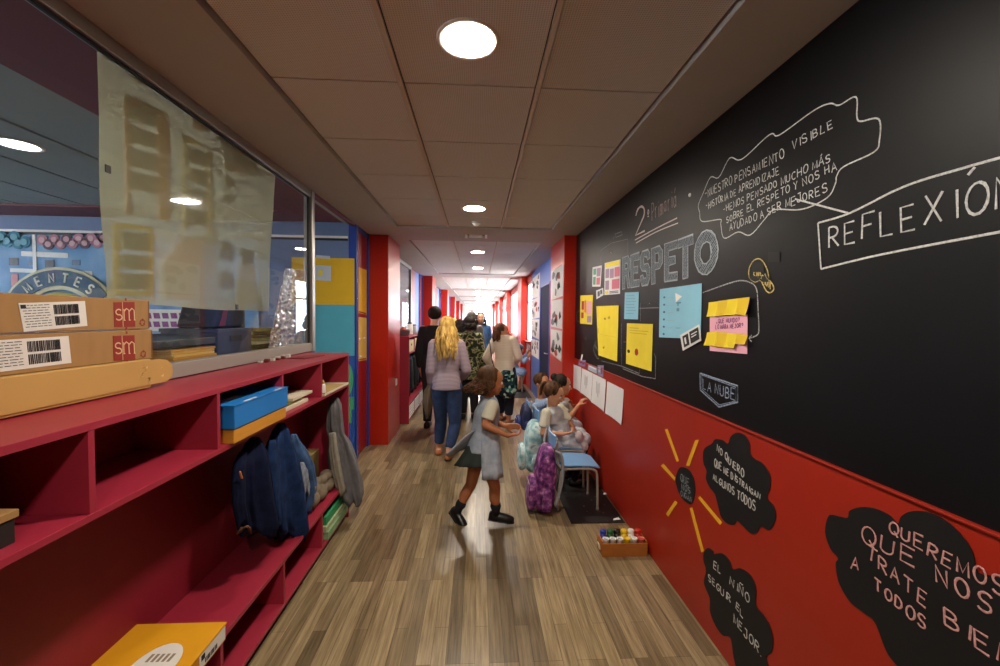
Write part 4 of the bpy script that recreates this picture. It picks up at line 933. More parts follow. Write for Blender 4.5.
MB().lathe((-1.13, 6.36, 1.302), [(.1, .0855), (.10, .1), (.02, .12), (.02, .14), (.001, .141)], 20).build('lid', M('dark_red_lid', '#a03a30', .5), t, smooth=True)
for i in range(5):
    y = 6.62+.22*i; x = -1.17+.06*(i % 2); hgt = (.12, .2, .1, .16, .11)[i]
    t = thing('craft_jar', (x, y, 1.302), ['dark jar right behind the grey pot on the second shelf', 'tall white jar on the second shelf', 'low blue jar on the second shelf', 'silver grey jar on the second shelf', 'farthest low white jar on the second shelf'][i], 'jar', 'jars on the second shelf')
    mm = [M('dark_jar', '#34373c', .4), whitep, M('blue_jar', '#5a7fb0', .4), M('silver_jar', '#a8acb2', .3), whitep][i]
    MB().lathe((x, y, 1.302), [(.002, 0), (.05, 0), (.055, .01), (.055, hgt*.8), (.04, hgt*.88)], 16).build('jar_body', mm, t, smooth=True); MB().lathe((x, y, 1.302), [(.042, hgt*.885), (.042, hgt), (.001, hgt+.002)], 16).build('lid', M('dark_jar'), t)

# ---- glued to the glazing: tracing sheet with printed houses, crumpled plastic
film = film_material('tracing_film', '#b4b290', .66, .06, .06); 
XF = XG-.022
a, b_, c, d = [onX(*p, XF) for p in ((97, 37), (277, 164), (268, 312), (107, 303))]
mb = MB(); N = 16; rings = []
for j in range(N+1):
    r_ = []
    for i in range(N+1):
        u, v = i/N, j/N; p = a*(1-u)*(1-v)+b_*u*(1-v)+c*u*v+d*(1-u)*v
        r_.append(p+Vector((-.004-.003*math.sin(7*u+3*v)-.002*math.sin(11*v), .006*math.sin(9*v)*(1 if i in (0, N) else 0), .004*math.sin(9*u) if j == N else 0)))
    rings.append(r_)
mb.loft(rings, cap=False, closed=False)
sheet = mb.build('tracing_sheet', film, smooth=True); tag(sheet, 'large translucent yellowish sheet taped over the classroom window', 'sheet')
def behind(nm, mat, quads, dx=-.016):
    m_ = MB()
    for q in quads: m_.prism([onX(x, y, XF+dx) for x, y in q], (-.001, 0, 0))
    return m_.build(nm, mat, sheet)
def hq(x0, y0, x1, y1, s=.60): return [(x0, y0), (x1, y0+s*(x1-x0)), (x1, y1+s*.55*(x1-x0)), (x0, y1)]
py_ = M('pale_yellow_print', '#cdbb4c', .8); po_ = M('pale_orange_print', '#b8926a', .8); pg_ = M('grey_window_print', '#7a7e78', .8); pw_ = M('white_house_print', '#c3cad2', .8); pgn = M('green_grey_print', '#78857a', .8)
behind('printed_title', py_, [hq(133, 73, 158, 83), hq(190, 117, 207, 128), hq(225, 163, 240, 168)])
behind('printed_frame', po_, [hq(123, 93, 168, 100), [(122, 93), (128, 97), (130, 215), (125, 213)], [(155, 115), (168, 122), (168, 222), (157, 220)]])
behind('printed_pane', pg_, [hq(124+.6*k, 99+24*k, 154+.6*k, 118+24*k, .5-.1*k) for k in range(4)], -.019)
behind('printed_frame', py_, [hq(181, 133, 210, 140), [(181, 133), (185, 136), (186, 230), (182, 230)], [(206, 150), (210, 152), (211, 235), (207, 234)]])
behind('printed_pane', pg_, [hq(186, 146+21*k, 205, 162+21*k, .45-.1*k) for k in range(4)], -.019)
behind('printed_label', pw_, [[(216, 130), (240, 142), (256, 160), (255, 178), (236, 172), (222, 160)]])
behind('printed_pane', pg_, [hq(222, 160+16*k, 232, 170+16*k, .3) for k in range(3)], -.019)
behind('printed_frame', py_, [[(112, 222), (152, 227), (152, 231), (112, 227)], [(112, 227), (119, 228), (119, 294), (112, 294)], [(148, 230), (153, 230), (153, 296), (148, 296)], [(119, 290), (148, 291), (148, 296), (119, 295)]])
behind('printed_pane', pg_, [[(120, 231), (148, 234), (148, 251), (120, 249)], [(120, 254), (148, 256), (148, 270), (120, 269)], [(120, 273), (148, 274), (148, 290), (120, 289)]], -.019)
behind('printed_house', pw_, [[(160, 262), (180, 240), (215, 230), (215, 300), (160, 298)]])
behind('printed_door', po_, [[(178, 262), (192, 255), (207, 266), (207, 300), (178, 300)]], -.019)
behind('printed_pane', pg_, [[(186, 272), (200, 270), (200, 282), (186, 282)], [(217, 240), (232, 243), (232, 262), (217, 260)], [(217, 270), (232, 271), (232, 290), (217, 290)]], -.021)
behind('printed_figure', pw_, [[(238, 268), (246, 262), (255, 268), (257, 304), (236, 304)]]); behind('printed_figure_head', pg_, [[(240, 250), (252, 250), (253, 264), (241, 264)]], -.019)
for k, p in enumerate([(107, 41), (127, 63), (185, 106), (240, 145), (108, 169), (237, 307)]):
    q = onX(p[0], p[1], XF+.003); MB().box(q.x-.001, q.x+.001, q.y-.012, q.y+.012, q.z-.014, q.z+.014).build('tape_tab', M('dark_tape', '#26241f', .5), sheet)
crk = film_material('crumpled_film', '#d0d0c8', .42, .42, .12, bump=1.0, bscale=26)
a, b_, c, d = [onX(*p, XF) for p in ((288, 268), (306, 270), (305, 343), (270, 349))]
mb = MB(); N = 14; rings = []; rr = random.Random(2)
for j in range(N+1):
    r_ = []
    for i in range(N+1):
        u, v = i/N, j/N; p = a*(1-u)*(1-v)+b_*u*(1-v)+c*u*v+d*(1-u)*v
        r_.append(p+Vector((-.012-rr.uniform(0, .02)*(1-abs(u-.5)), 0, 0)))
    rings.append(r_)
mb.loft(rings, cap=False, closed=False)
tag(mb.build('plastic_wrap', crk), 'crumpled clear plastic wrapping behind the glass beside the window post', 'plastic wrap')

# ---- classroom seen through the glass: display wall, sign, cupboard with stacks
YB = 4.60
def pY(pts, Y=YB): return [onY(x, y, Y) for x, y in pts]
skyb = ramp_material('sky_blue_display', 'noise', [(.3, '#5f8fc4'), (.55, '#86aed6'), (.8, '#b9d0e6')], .7, 2.5)
t = thing('display_board', onY(80, 300, YB), 'wide pale blue display board with photos and paper circles on the classroom end wall', 'display board')
x0, x1 = -6.6, -2.35
MB().box(x0, x1, 4.600, 4.611, 1.20, 2.40).build('board_panel', skyb, t)
for x in (-4.60, -2.96): MB().box(x-.018, x+.018, 4.592, 4.5995, 1.20, 2.40).build('divider_strip', whitep, t)
tl_ = M('teal_ring', '#1f7c98', .6); pk_ = M('dusty_pink_ring', '#b4788a', .6); pd_ = M('dark_plum_ring', '#5a3348', .6)
for k, (x, y) in enumerate([(1, 237), (7, 241), (14, 237), (18, 243), (24, 242), (-5, 240)]):
    c = onY(x, y, 4.59); MB().prism([c+Vector((.062*math.cos(q), 0, .062*math.sin(q))) for q in [2*math.pi*i/20 for i in range(20)]], (0, .006, 0)).build('teal_circle', tl_, t)
    c.y = 4.586; MB().prism([c+Vector((.035*math.cos(q), 0, .035*math.sin(q))) for q in [2*math.pi*i/16 for i in range(16)]], (0, .003, 0)).build('circle_centre', M('pale_teal', '#5fa2b6', .6), t)
for k in range(11):
    x = 42+6.1*k; y = 240+4.5*(k % 2)-.2*k
    c = onY(x, y, 4.59); MB().prism([c+Vector((.055*math.cos(q), 0, .055*math.sin(q))) for q in [2*math.pi*i/20 for i in range(20)]], (0, .006, 0)).build('pink_circle', pd_ if k % 3 == 1 else pk_, t)
    c.y = 4.586; MB().prism([c+Vector((.03*math.cos(q), 0, .03*math.sin(q))) for q in [2*math.pi*i/16 for i in range(16)]], (0, .003, 0)).build('circle_centre', M('pale_pink', '#d2a5ae', .6), t)
for q in ([(21, 251), (68, 253), (68, 258), (21, 256)], [(10, 268), (36, 269), (36, 273), (10, 272)], [(62, 270), (92, 271), (92, 277), (62, 276)]): MB().prism(pY(q, 4.594), (0, .003, 0)).build('paper_label', whitep, t)
for q, m_ in (([(9, 258), (18, 258), (18, 265), (9, 265)], M('dark_photo', '#2a3038', .5)), ([(45, 260), (54, 260), (54, 267), (45, 267)], M('dark_photo')), ([(72, 260), (80, 260), (80, 265), (72, 265)], M('blue_photo', '#5a7090', .5)), ([(28, 261), (34, 261), (34, 265), (28, 265)], M('blue_photo')), ([(11, 274), (18, 274), (18, 288), (11, 288)], M('red_photo', '#b45a64', .5))): MB().prism(pY(q, 4.594), (0, .003, 0)).build('photo', m_, t)
mg = M('magenta_cup', '#8a3a86', .6); wp_ = thing('cup_poster', onY(170, 320, 4.59), 'white poster with two rows of purple cups seen below the tracing sheet', 'poster')
MB().prism(pY([(140, 309), (198, 310), (198, 331), (140, 331)], 4.592), (0, .004, 0)).build('poster_sheet', whitep, wp_)
for r_ in range(2):
    for k in range(5):
        x = 148+8.6*k; y = 316+8.5*r_; MB().prism(pY([(x-3.6, y-3), (x+2.4, y-3), (x+3.6, y+2.5), (x-2.4, y+2.5)], 4.588), (0, .003, 0)).build('cup_picture', mg, wp_)
# arched sign
sg = thing('arched_sign', onY(60, 290, 4.56), 'arched dark blue sign with pale capital letters on the classroom end wall', 'sign')
C0 = onY(60, 326, 4.57); k_ = .0101
def ringpoly(r0, r1, a0, a1, y, n=30):
    o = [Vector((C0.x+r1*math.cos(math.radians(a0+(a1-a0)*i/n)), y, C0.z+r1*math.sin(math.radians(a0+(a1-a0)*i/n)))) for i in range(n+1)]
    return o+[Vector((C0.x+r0*math.cos(math.radians(a1+(a0-a1)*i/n)), y, C0.z+r0*math.sin(math.radians(a1+(a0-a1)*i/n)))) for i in range(n+1)]
MB().prism(ringpoly(37.5*k_, 60.5*k_, 32, 148, 4.575), (0, .012, 0)).build('border', M('sign_cream', '#cfcba8', .6), sg)
MB().prism(ringpoly(41.5*k_, 57.5*k_, 34, 146, 4.565), (0, .008, 0)).build('letter_band', M('sign_blue', '#164a6e', .6), sg)
MB().prism(ringpoly(2*k_, 35*k_, 10, 170, 4.578), (0, .01, 0)).build('centre_disc', M('sign_yellow', '#b8a63a', .6), sg)
for k, ch in enumerate('MENTES'):
    ang = 128-15.4*k; mb = MB()
    up_ = Vector((math.cos(math.radians(ang)), 0, math.sin(math.radians(ang)))); rt_ = Vector((math.sin(math.radians(ang)), 0, -math.cos(math.radians(ang))))
    base = Vector((C0.x, 4.562, C0.z))+up_*44.8*k_
    for st in G[ch]:
        mb.tube([base+rt_*((x-.3)*8.6*k_)+up_*(y*9.2*k_) for x, y in st], .0105, 6, flat=(Vector((0, 1, 0)), .2))
    mb.build('sign_letter', M('sign_letter_cream', '#dfe0d2', .6), sg)
# yellow and turquoise panels by the doorway and the blue door panel with green shapes
yp = M('yellow_felt', '#d3a915', .8, var=.06, vscale=4); tq = M('turquoise_felt', '#4aa0b4', .8, var=.06, vscale=4)
t = thing('colour_panel', onY(330, 300, 4.6), 'yellow over turquoise felt panel on the classroom wall beyond the doorway', 'panel')
MB().box(-2.0, -1.342, 4.598, 4.611, 1.712, 2.215).build('yellow_field', yp, t); MB().box(-1.76, -1.342, 4.598, 4.611, 1.16, 1.711).build('turquoise_field', tq, t)
MB().prism(pY([(316, 265), (331, 266), (331, 281), (316, 280)], 4.595), (0, .002, 0)).build('pinned_photo', M('pale_photo', '#b9c4cf', .6), t); MB().prism(pY([(316, 255), (330, 256), (330, 259), (316, 258)], 4.594), (0, .002, 0)).build('paper_label', M('pale_photo'), t)
MB().prism(pY([(319, 270), (323, 270), (322, 276), (318, 276)], 4.592), (0, .002, 0)).build('picture', yel, t)
gs = M('green_shape', '#3f9a6c', .7)
t = thing('shape_panel', (-1.38, 4.606, .01), 'narrow blue panel with green shapes beside the end of the near shelf', 'panel')
MB().box(-1.75, -1.342, 4.600, 4.611, .01, 1.15).build('blue_field', M('royal_blue_panel', '#1f4fa0', .6), t)
MB().prism([Vector((-1.42+.068*math.cos(q), 4.597, .90+.18*math.sin(q))) for q in [2*math.pi*i/24 for i in range(24)]], (0, .003, 0)).build('green_circle', gs, t); MB().box(-1.42, -1.345, 4.596, 4.5995, .57, .71).box(-1.42, -1.372, 4.596, 4.5995, .42, .57).build('green_letter', gs, t)
# papers on the cupboard door
for i, q in enumerate([[(358.5, 267), (366.5, 270), (366.5, 315), (358.5, 313)], [(358.5, 317), (366.5, 318), (366.5, 360), (358.5, 361)]]):
    m_ = MB().prism([onX(x, y, XG-.0050) for x, y in q], (.0015, 0, 0)); o = m_.build('door_paper', [M('amber_paper', '#d8a01c', .7), M('straw_paper', '#d3ab4e', .7)][i])
    tag(o, ['amber paper sheet on the dark red door beside the left red column, upper one', 'straw yellow paper sheet on the dark red door, lower one'][i], 'paper')
    MB().prism([onX(x, y, XG-.0030) for x, y in ((359, q[3][1]-2), (366, q[2][1]-2), (366, q[2][1]-.8), (359, q[3][1]-.8))], (.0008, 0, 0)).build('bottom_edge', M('red_edge', '#8a2a1c', .6), o)
# low cupboard inside, against the glazing, with folders and bags on it
t = thing('low_cupboard', (-1.62, 1.6, 0), 'low pale cupboard inside the classroom right behind the window', 'cupboard')
MB().box(-1.84, -1.42, .2, 3.38, 0, 1.33).build('carcass', M('pale_beech', '#b99c72', .5, var=.06, stretch=(1, 1, 6)), t, bevel=.003); MB().box(-1.86, -1.41, .19, 3.39, 1.3305, 1.352).build('top', M('pale_beech'), t, bevel=.002)
rr = random.Random(5)
fcol = [M('buff_folder', '#b98f3e', .7), M('tan_folder', '#a67c34', .7), M('straw_folder', '#c7a356', .7)]
for k in range(5):
    o = MB().box(-1.78+.01*rr.random(), -1.47+.02*rr.random(), 2.06+.02*rr.random(), 2.38+.03*rr.random(), 1.3525+.0125*k, 1.3640+.0125*k).build('folder', fcol[k % 3], bevel=.001)
    tag(o, ['lowest buff folder of the stack behind the glass beside the cardboard boxes', 'second lowest folder of the buff stack behind the glass', 'middle folder of the buff stack behind the glass', 'second from top folder of the buff stack behind the glass', 'topmost folder of the buff stack behind the glass'][k], 'folder', 'folders behind the glass')
tag(MB().prism([(-1.80, 1.98, 1.44), (-1.5, 1.95, 1.425), (-1.46, 2.40, 1.43), (-1.78, 2.42, 1.445)], (0, 0, .035)).build('black_binder', M('dark_slate_cover', '#2a333c', .45), bevel=.003), 'dark binder lying on the buff folders behind the glass', 'binder')
t = thing('navy_crate', (-1.6, 2.56, 1.352), 'dark navy plastic crate behind the glass, under the tracing sheet', 'crate')
MB().box(-1.78, -1.47, 2.43, 2.79, 1.3525, 1.50).build('crate_body', M('navy_plastic', '#182440', .35, var=.08), t, bevel=.006)
MB().box(-1.785, -1.463, 2.425, 2.795, 1.488, 1.508).build('rim', M('navy_plastic'), t, bevel=.003); MB().box(-1.4695, -1.466, 2.55, 2.67, 1.43, 1.465).build('hand_grip', M('black_gasket'), t)
t = thing('dark_school_bag', (-1.65, 2.66, 1.508), 'dark bag with a red stripe standing on the navy crate behind the glass', 'bag')
MB().prism([(-1.75, 2.50, 1.5085), (-1.75, 2.80, 1.5085), (-1.75, 2.83, 1.60), (-1.75, 2.78, 1.66), (-1.75, 2.56, 1.66)], (.22, 0, 0)).build('bag_body', M('dark_bag_cloth', '#20242e', .8), t, bevel=.02, seg=3)
MB().prism([(-1.529, 2.54, 1.52), (-1.529, 2.60, 1.52), (-1.529, 2.64, 1.65), (-1.529, 2.60, 1.65)], (.004, 0, 0)).build('red_stripe', M('bag_red', '#8a2430', .7), t); MB().tube([(-1.60, 2.60, 1.66), (-1.60, 2.63, 1.70), (-1.60, 2.70, 1.70), (-1.60, 2.73, 1.66)], .008).build('handle', M('dark_bag_cloth'), t)
for k in range(7):
    y0 = 2.83+.01*rr.random(); z_ = 1.3525+.021*k
    o = MB().box(-1.78, -1.50+.05*rr.random(), y0, y0+.30+.03*rr.random(), z_, z_+.019).build('paper_wad', [M('olive_paper', '#77764a', .8), M('dark_olive_cover', '#3a3c2a', .7), M('pale_paper', '#a9a98e', .8)][k % 3], bevel=.002)
    tag(o, ['lowest', 'second lowest', 'third lowest', 'middle', 'third from top', 'second from top', 'topmost'][k]+' olive paper wad in the pile behind the glass by the plastic wrap' if k != 3 else 'fourth paper wad up in the olive pile behind the glass', 'paper pile', 'paper wads behind the glass')
t = thing('dark_screen', (-1.66, 3.0, 1.50), 'dark framed board standing on the olive paper pile behind the glass', 'board')
MB().box(-1.72, -1.70, 2.84, 3.14, 1.5, 1.69).build('frame', M('dark_olive_frame', '#3e3f30', .5), t, bevel=.004); MB().box(-1.6995, -1.697, 2.865, 3.115, 1.525, 1.665).build('panel', M('black_card'), t)

# ---- drawings on the side of the right column and on the blue wall
def drawing(X, y0, y1, z0, z1, label, seed, grp):
    rr = random.Random(seed)
    o = MB().prism([(X, y0+rr.uniform(-.02, .02), z0+rr.uniform(-.03, .03)), (X, y1, z0+rr.uniform(-.03, .03)), (X, y1+rr.uniform(-.02, .02), z1), (X, y0, z1+rr.uniform(-.03, .03))], (-.002, 0, 0)).build('child_drawing', M('drawing_white', '#d6d4d2', .8, var=.06, vscale=12)); tag(o, label, 'drawing', grp)
    for k in range(7):
        cy_ = rr.uniform(y0+.12, y1-.12); cz = rr.uniform(z0+.06, z1-.06); m_ = rr.choice([ink, ink, M('grey_wash', '#77787c', .8), red_i, M('grey_wash')])
        pts = [Vector((X-.0035, cy_+rr.uniform(.04, .15)*math.cos(q), cz+rr.uniform(.02, .07)*math.sin(q))) for q in [2*math.pi*i/7 for i in range(7)]]
        MB().prism(pts, (-.001, 0, 0)).build('inked_shape', m_, o)
for i, (z0, z1) in enumerate([(1.86, 2.25), (1.46, 1.84), (1.08, 1.44)]):
    drawing(1.0255, 5.03, 5.80, z0, z1, ['topmost black and white drawing on the side of the right red column', 'middle black and white drawing on the side of the right red column', 'lowest black and white drawing on the side of the right red column'][i], 60+i, 'drawings on the column')
for i, (z0, z1) in enumerate([(2.02, 2.44), (1.60, 1.99), (1.18, 1.57), (.80, 1.15)]):
    drawing(1.1725, 7.92, 9.0, z0, z1, ['highest drawing in the column of drawings beyond the navy door', 'second highest drawing beyond the navy door', 'third drawing from the top beyond the navy door', 'lowest drawing in the column beyond the navy door'][i], 70+i, 'drawings on the blue wall')
for i, y in enumerate((9.15, 9.62)):
    drawing(1.1585, y, y+.36, .62 if i else .66, 1.0, ['white drawing on the red ledge wall in front of the child with the cap', 'second white drawing on the red ledge wall, just past the child with the cap'][i], 80+i, 'drawings on the ledge wall')
# ================================================================ CHAIRS, BAGS, MAT, PAINT CRATE
rub = M('black_rubber_mat', '#121214', .55, var=.2, vscale=6)
t = thing('floor_mat', (.95, 4.3, 0), 'black mat on the floor under the chairs along the red wall', 'mat')
MB().box(.735, 1.160, 3.135, 5.4, .0005, .006).build('mat_sheet', rub, t, bevel=.002)
rr = random.Random(6); mb = MB()
for k in range(14):
    x, y = rr.uniform(.76, 1.14), rr.uniform(3.16, 3.7); mb.prism([(x+rr.uniform(-.012, .012), y+rr.uniform(-.012, .012), .0061) for _ in range(4)], (0, 0, .0004))
mb.build('paint_flecks', M('grey_paint_fleck', '#7c7f86', .7), t)
tag(MB().box(.72, 1.09, 8.2, 9.9, .0005, .006).build('floor_mat', rub, bevel=.002), 'black mat on the floor under the child with the cap', 'mat')
for k, (px_, py_2) in enumerate([(606, 494), (616.5, 519.5)]):
    c = onZ(px_, py_2, .007); tag(MB().prism([c+Vector(q) for q in ((-.03, -.012, 0), (-.005, -.02, .006), (.03, -.008, .002), (.02, .014, .008), (-.02, .012, .001))], (0, 0, .002)).build('paper_scrap', wht), ['white paper scrap on the mat behind the front leg of the blue chair', 'white paper scrap at the near right corner of the black mat'][k], 'paper scrap')
seatb = M('blue_chair_laminate', '#6f9fd2', .35, var=.05); tubem = M('grey_chair_tube', '#b9b3a6', .35, metal=.35); capm = M('grey_foot_cap', '#8a867e', .5)
def child_chair(x, y, label, seat_z=.375):
    """faces +x (the wall): backrest on the -x side"""
    t = thing('school_chair', (x, y, .006), label, 'chair', 'small chairs along the red wall')
    h = .165; w = .155
    mb = MB(); rings = []
    for i in range(9):
        u = i/8; xx = x-.175+.35*u; z = seat_z+.012*math.sin(u*math.pi*.9+.3)-.012*(max(0, u-.75)*4)**2
        ww = .165*(1-.10*(2*abs(u-.5))**4)
        rings.append([Vector((xx, y-ww, z)), Vector((xx, y+ww, z)), Vector((xx, y+ww, z-.012)), Vector((xx, y-ww, z-.012))])
    mb.loft(rings).build('seat', seatb, t, bevel=.004)
    mb = MB(); rings = []
    for i in range(9):
        v = -1+2*i/8; rings.append([Vector((x-.205-.02*(1-v*v)+dx, y+v*.16, seat_z+z)) for dx, z in ((0, .14), (0, .25), (.012, .255), (.012, .135))])
    mb.loft(rings).build('backrest', seatb, t, bevel=.004)
    for s in (-1, 1):
        ys = y+s*.150
        MB().tube(smooth_line([(x-.10, ys, seat_z-.024), (x+.06, ys, seat_z-.022), (x+.125, ys, seat_z-.035), (x+.15, ys, seat_z-.09), (x+.158, ys, .02)], 6), .0105, 10).build('leg', tubem, t, smooth=True)
        MB().tube(smooth_line([(x-.10, ys, seat_z-.024), (x-.135, ys, seat_z-.034), (x-.155, ys, seat_z-.09), (x-.172, ys, .02)], 6), .0105, 10).build('leg', tubem, t, smooth=True)
        for xx in (x+.158, x-.172): MB().lathe((xx, ys, .006), [(.002, 0), (.014, 0), (.013, .022), (.002, .024)], 12).build('foot_cap', capm, t, smooth=True)
        MB().tube(smooth_line([(x-.04, ys, seat_z-.024), (x-.15, ys, seat_z-.012), (x-.185, ys, seat_z+.06), (x-.192, ys*.99+y*.01, seat_z+.235)], 6), .0095, 10).build('back_post', tubem, t, smooth=True)
    MB().tube([(x+.05, y-.15, seat_z-.024), (x+.05, y+.15, seat_z-.024)], .008).build('cross_bar', tubem, t)
    return t
CHAIRS = [(.845, 3.50), (.845, 3.965), (.845, 4.42), (.80, 4.86)]
for (x, y), lb in zip(CHAIRS, ['empty small chair with a light blue seat nearest the camera, on the black mat', 'small chair under the front seated girl in the pale smock', 'small chair under the dark haired girl drawing on the white sheets', 'small chair under the short haired boy']): child_chair(x, y, lb)
child_chair(.80, 9.0, 'small chair under the child with the grey cap further along the corridor')

def backpack(c, w, d, h, mat, mat2, label, tilt=0, strap=M('grey_strap', '#8f9298', .7)):
    """c = bottom centre; front pocket towards -x, straps towards +x"""
    t = thing('school_backpack', c, label, 'backpack'); c = Vector(c)
    def P(x, y, z): return c+Vector((x+tilt*z, y, z))
    def shell(x0, x1, w_, z0, z1, n=28, puff=.12):
        rings = []
        for i in range(11):
            v = i/10; s_ = 1-abs(2*v-1)**7*.42; top = max(0, (v-.6)/.4)
            ww = w_/2*s_*(1-.22*top*top); dd = (x1-x0)/2*s_*(1-.35*top)
            rings.append([P((x0+x1)/2+(abs(math.cos(q))**.5)*math.copysign(dd, math.cos(q)), (abs(math.sin(q))**.5)*math.copysign(ww, math.sin(q))*(1+puff*.1*math.sin(6*q+5*v)), z0+(z1-z0)*v) for q in [2*math.pi*k/n for k in range(n)]])
        return MB().loft(rings)
    shell(-d/2, d/2, w, 0, h).build('main_bag', mat, t, smooth=True)
    shell(-d/2-.055, -d/2+.02, w*.82, .02*h, .52*h).build('front_pocket', mat2, t, smooth=True)
    for s in (-1, 1):
        shell(-.03, .05, .05, .05*h, .4*h).build('side_pocket', mat2, t, smooth=True).location = Vector((0, s*w*.48, 0))
        MB().tube(smooth_line([P(d/2-.02, s*w*.22, h*.93), P(d/2+.03, s*w*.25, h*.85), P(d/2+.045, s*w*.3, h*.5), P(d/2, s*w*.38, h*.12)], 6), .012, 8, flat=(Vector((0, 1, 0)), 1.6)).build('shoulder_strap', strap, t, smooth=True)
    MB().tube(smooth_line([P(d/2-.03, -.04, h*.96), P(d/2-.01, -.03, h*1.06), P(d/2-.01, .03, h*1.06), P(d/2-.03, .04, h*.96)], 6), .007, 8).build('grab_handle', strap, t, smooth=True)
    MB().tube(smooth_line([P(-d/2-.05, -w*.3, h*.44), P(-d/2-.058, 0, h*.48), P(-d/2-.05, w*.3, h*.44)], 6), .004, 6).build('zip', M('zip_grey', '#c4bfc4', .3, metal=.5), t)
    return t
purp = ramp_material('purple_print_fold_shade', 'noise', [(.3, '#24123a'), (.45, '#5c2a66'), (.57, '#8d4c8c'), (.68, '#c792bc')], .5, 22, detail=4)  # both purple cloths: pattern, with shade of dark folds painted into the noise
purp2 = ramp_material('purple_pocket_cloth', 'noise', [(.3, '#341a48'), (.5, '#7c3f80'), (.68, '#bd86b0')], .5, 24, detail=4)
pale = ramp_material('pale_blue_print_cloth', 'noise', [(.35, '#6e97a0'), (.5, '#9dc0c6'), (.62, '#c9d8d6'), (.72, '#7d9aa8')], .7, 16, detail=4)
backpack((.545, 3.365, .02), .27, .17, .53, purp, purp2, 'purple patterned school backpack hanging behind the empty blue chair', .06)
backpack((.53, 3.96, .14), .32, .17, .46, pale, pale, 'pale blue patterned backpack hanging on the chair of the front seated girl', .05)
backpack((.56, 4.80, .30), .26, .13, .30, M('navy_bag_cloth', '#161f44', .6, var=.25, vscale=14), M('royal_bag_cloth', '#1c2d66', .6, var=.3, vscale=20), 'dark navy backpack hanging on the chair of the short haired boy', .05)
t = thing('bag_strap_ring', (.62, 3.66, .4), 'loose pale strap hanging between the purple and the pale blue backpack', 'strap')
MB().tube(smooth_line([(.63, 3.70, .60), (.61, 3.69, .5), (.62, 3.68, .35), (.65, 3.67, .22)], 6), .009, 8, flat=(Vector((0, 1, 0)), .4)).build('webbing', M('pale_webbing', '#b9bcc0', .7), t, smooth=True)
MB().tube([Vector((.632+.012*math.cos(q), 3.70, .612+.012*math.sin(q))) for q in [2*math.pi*k/12 for k in range(13)]], .003, 6).build('buckle', M('zip_grey'), t)

# crate with twelve paint pots
woodc = M('orange_crate_wood', '#a8662a', .5, var=.12, vscale=10, stretch=(1, 8, 8))
cx0, cx1, cy0, cy1, ch = .842, 1.150, 2.682, 2.806, .088
t = thing('paint_crate', ((cx0+cx1)/2, (cy0+cy1)/2, 0), 'low wooden crate full of paint pots on the floor by the red wall', 'crate')
MB().box(cx0, cx1, cy0, cy0+.010, .0, ch).build('front_board', woodc, t, bevel=.0015); MB().box(cx0, cx1, cy1-.010, cy1, .0, ch).build('back_board', woodc, t, bevel=.0015)
for x in (cx0, cx1-.010): MB().box(x, x+.010, cy0+.0101, cy1-.0101, .0, ch+.012).build('end_board', woodc, t, bevel=.0015)
MB().box(cx0+.010, cx1-.010, cy0+.010, cy1-.010, .002, .010).build('crate_bottom', woodc, t)
MB().tube([Vector((cx0-.012-.006*math.sin(q), (cy0+cy1)/2-.02+.022*math.cos(q), .055+.022*math.sin(q))) for q in [2*math.pi*k/20 for k in range(21)]], .0045, 8).build('ring_handle', M('ivory_ring', '#d9cfba', .4), t, smooth=True)
cols = [('blue', '#26389a'), ('dark green', '#1d5a34'), ('black', '#121214'), ('yellow', '#e3c022'), ('white', '#e6e3dc'), ('red', '#b8281c')]
for i, (nm, hx) in enumerate(cols):
    pm = M('paint_'+nm.replace(' ', '_'), hx, .35); x = cx0+.033+.0485*i
    c = Vector((x, cy0+.034, .0105)); p = thing('paint_pot', c, 'open pot of %s paint in the front row of the wooden crate' % nm, 'paint pot', 'paint pots in the crate')
    rimm = M('rim_red', '#d8665a', .4) if nm == 'red' else (pm if nm == 'yellow' else whitep)
    MB().lathe(c, [(.002, 0), (.021, 0), (.021, .092), (.0225, .094), (.0225, .099), (.018, .099), (.018, .080), (.002, .080)], 20).build('pot_body', rimm, p, smooth=True)
    MB().lathe(c, [(.0178, .0802), (.0178, .0885), (.002, .0885)], 18).build('paint', pm, p, smooth=True)
    c = Vector((x-.003, cy0+.086, .0105)); p = thing('paint_pot', c, 'closed pot of %s paint in the back row of the wooden crate' % nm, 'paint pot', 'paint pots in the crate')
    MB().lathe(c, [(.002, 0), (.021, 0), (.021, .108), (.002, .108)], 20).build('pot_body', pm, p, smooth=True)
    MB().lathe(c, [(.0215, .1085), (.0225, .112), (.0225, .126), (.018, .131), (.002, .132)], 20).build('lid', pm, p, smooth=True)
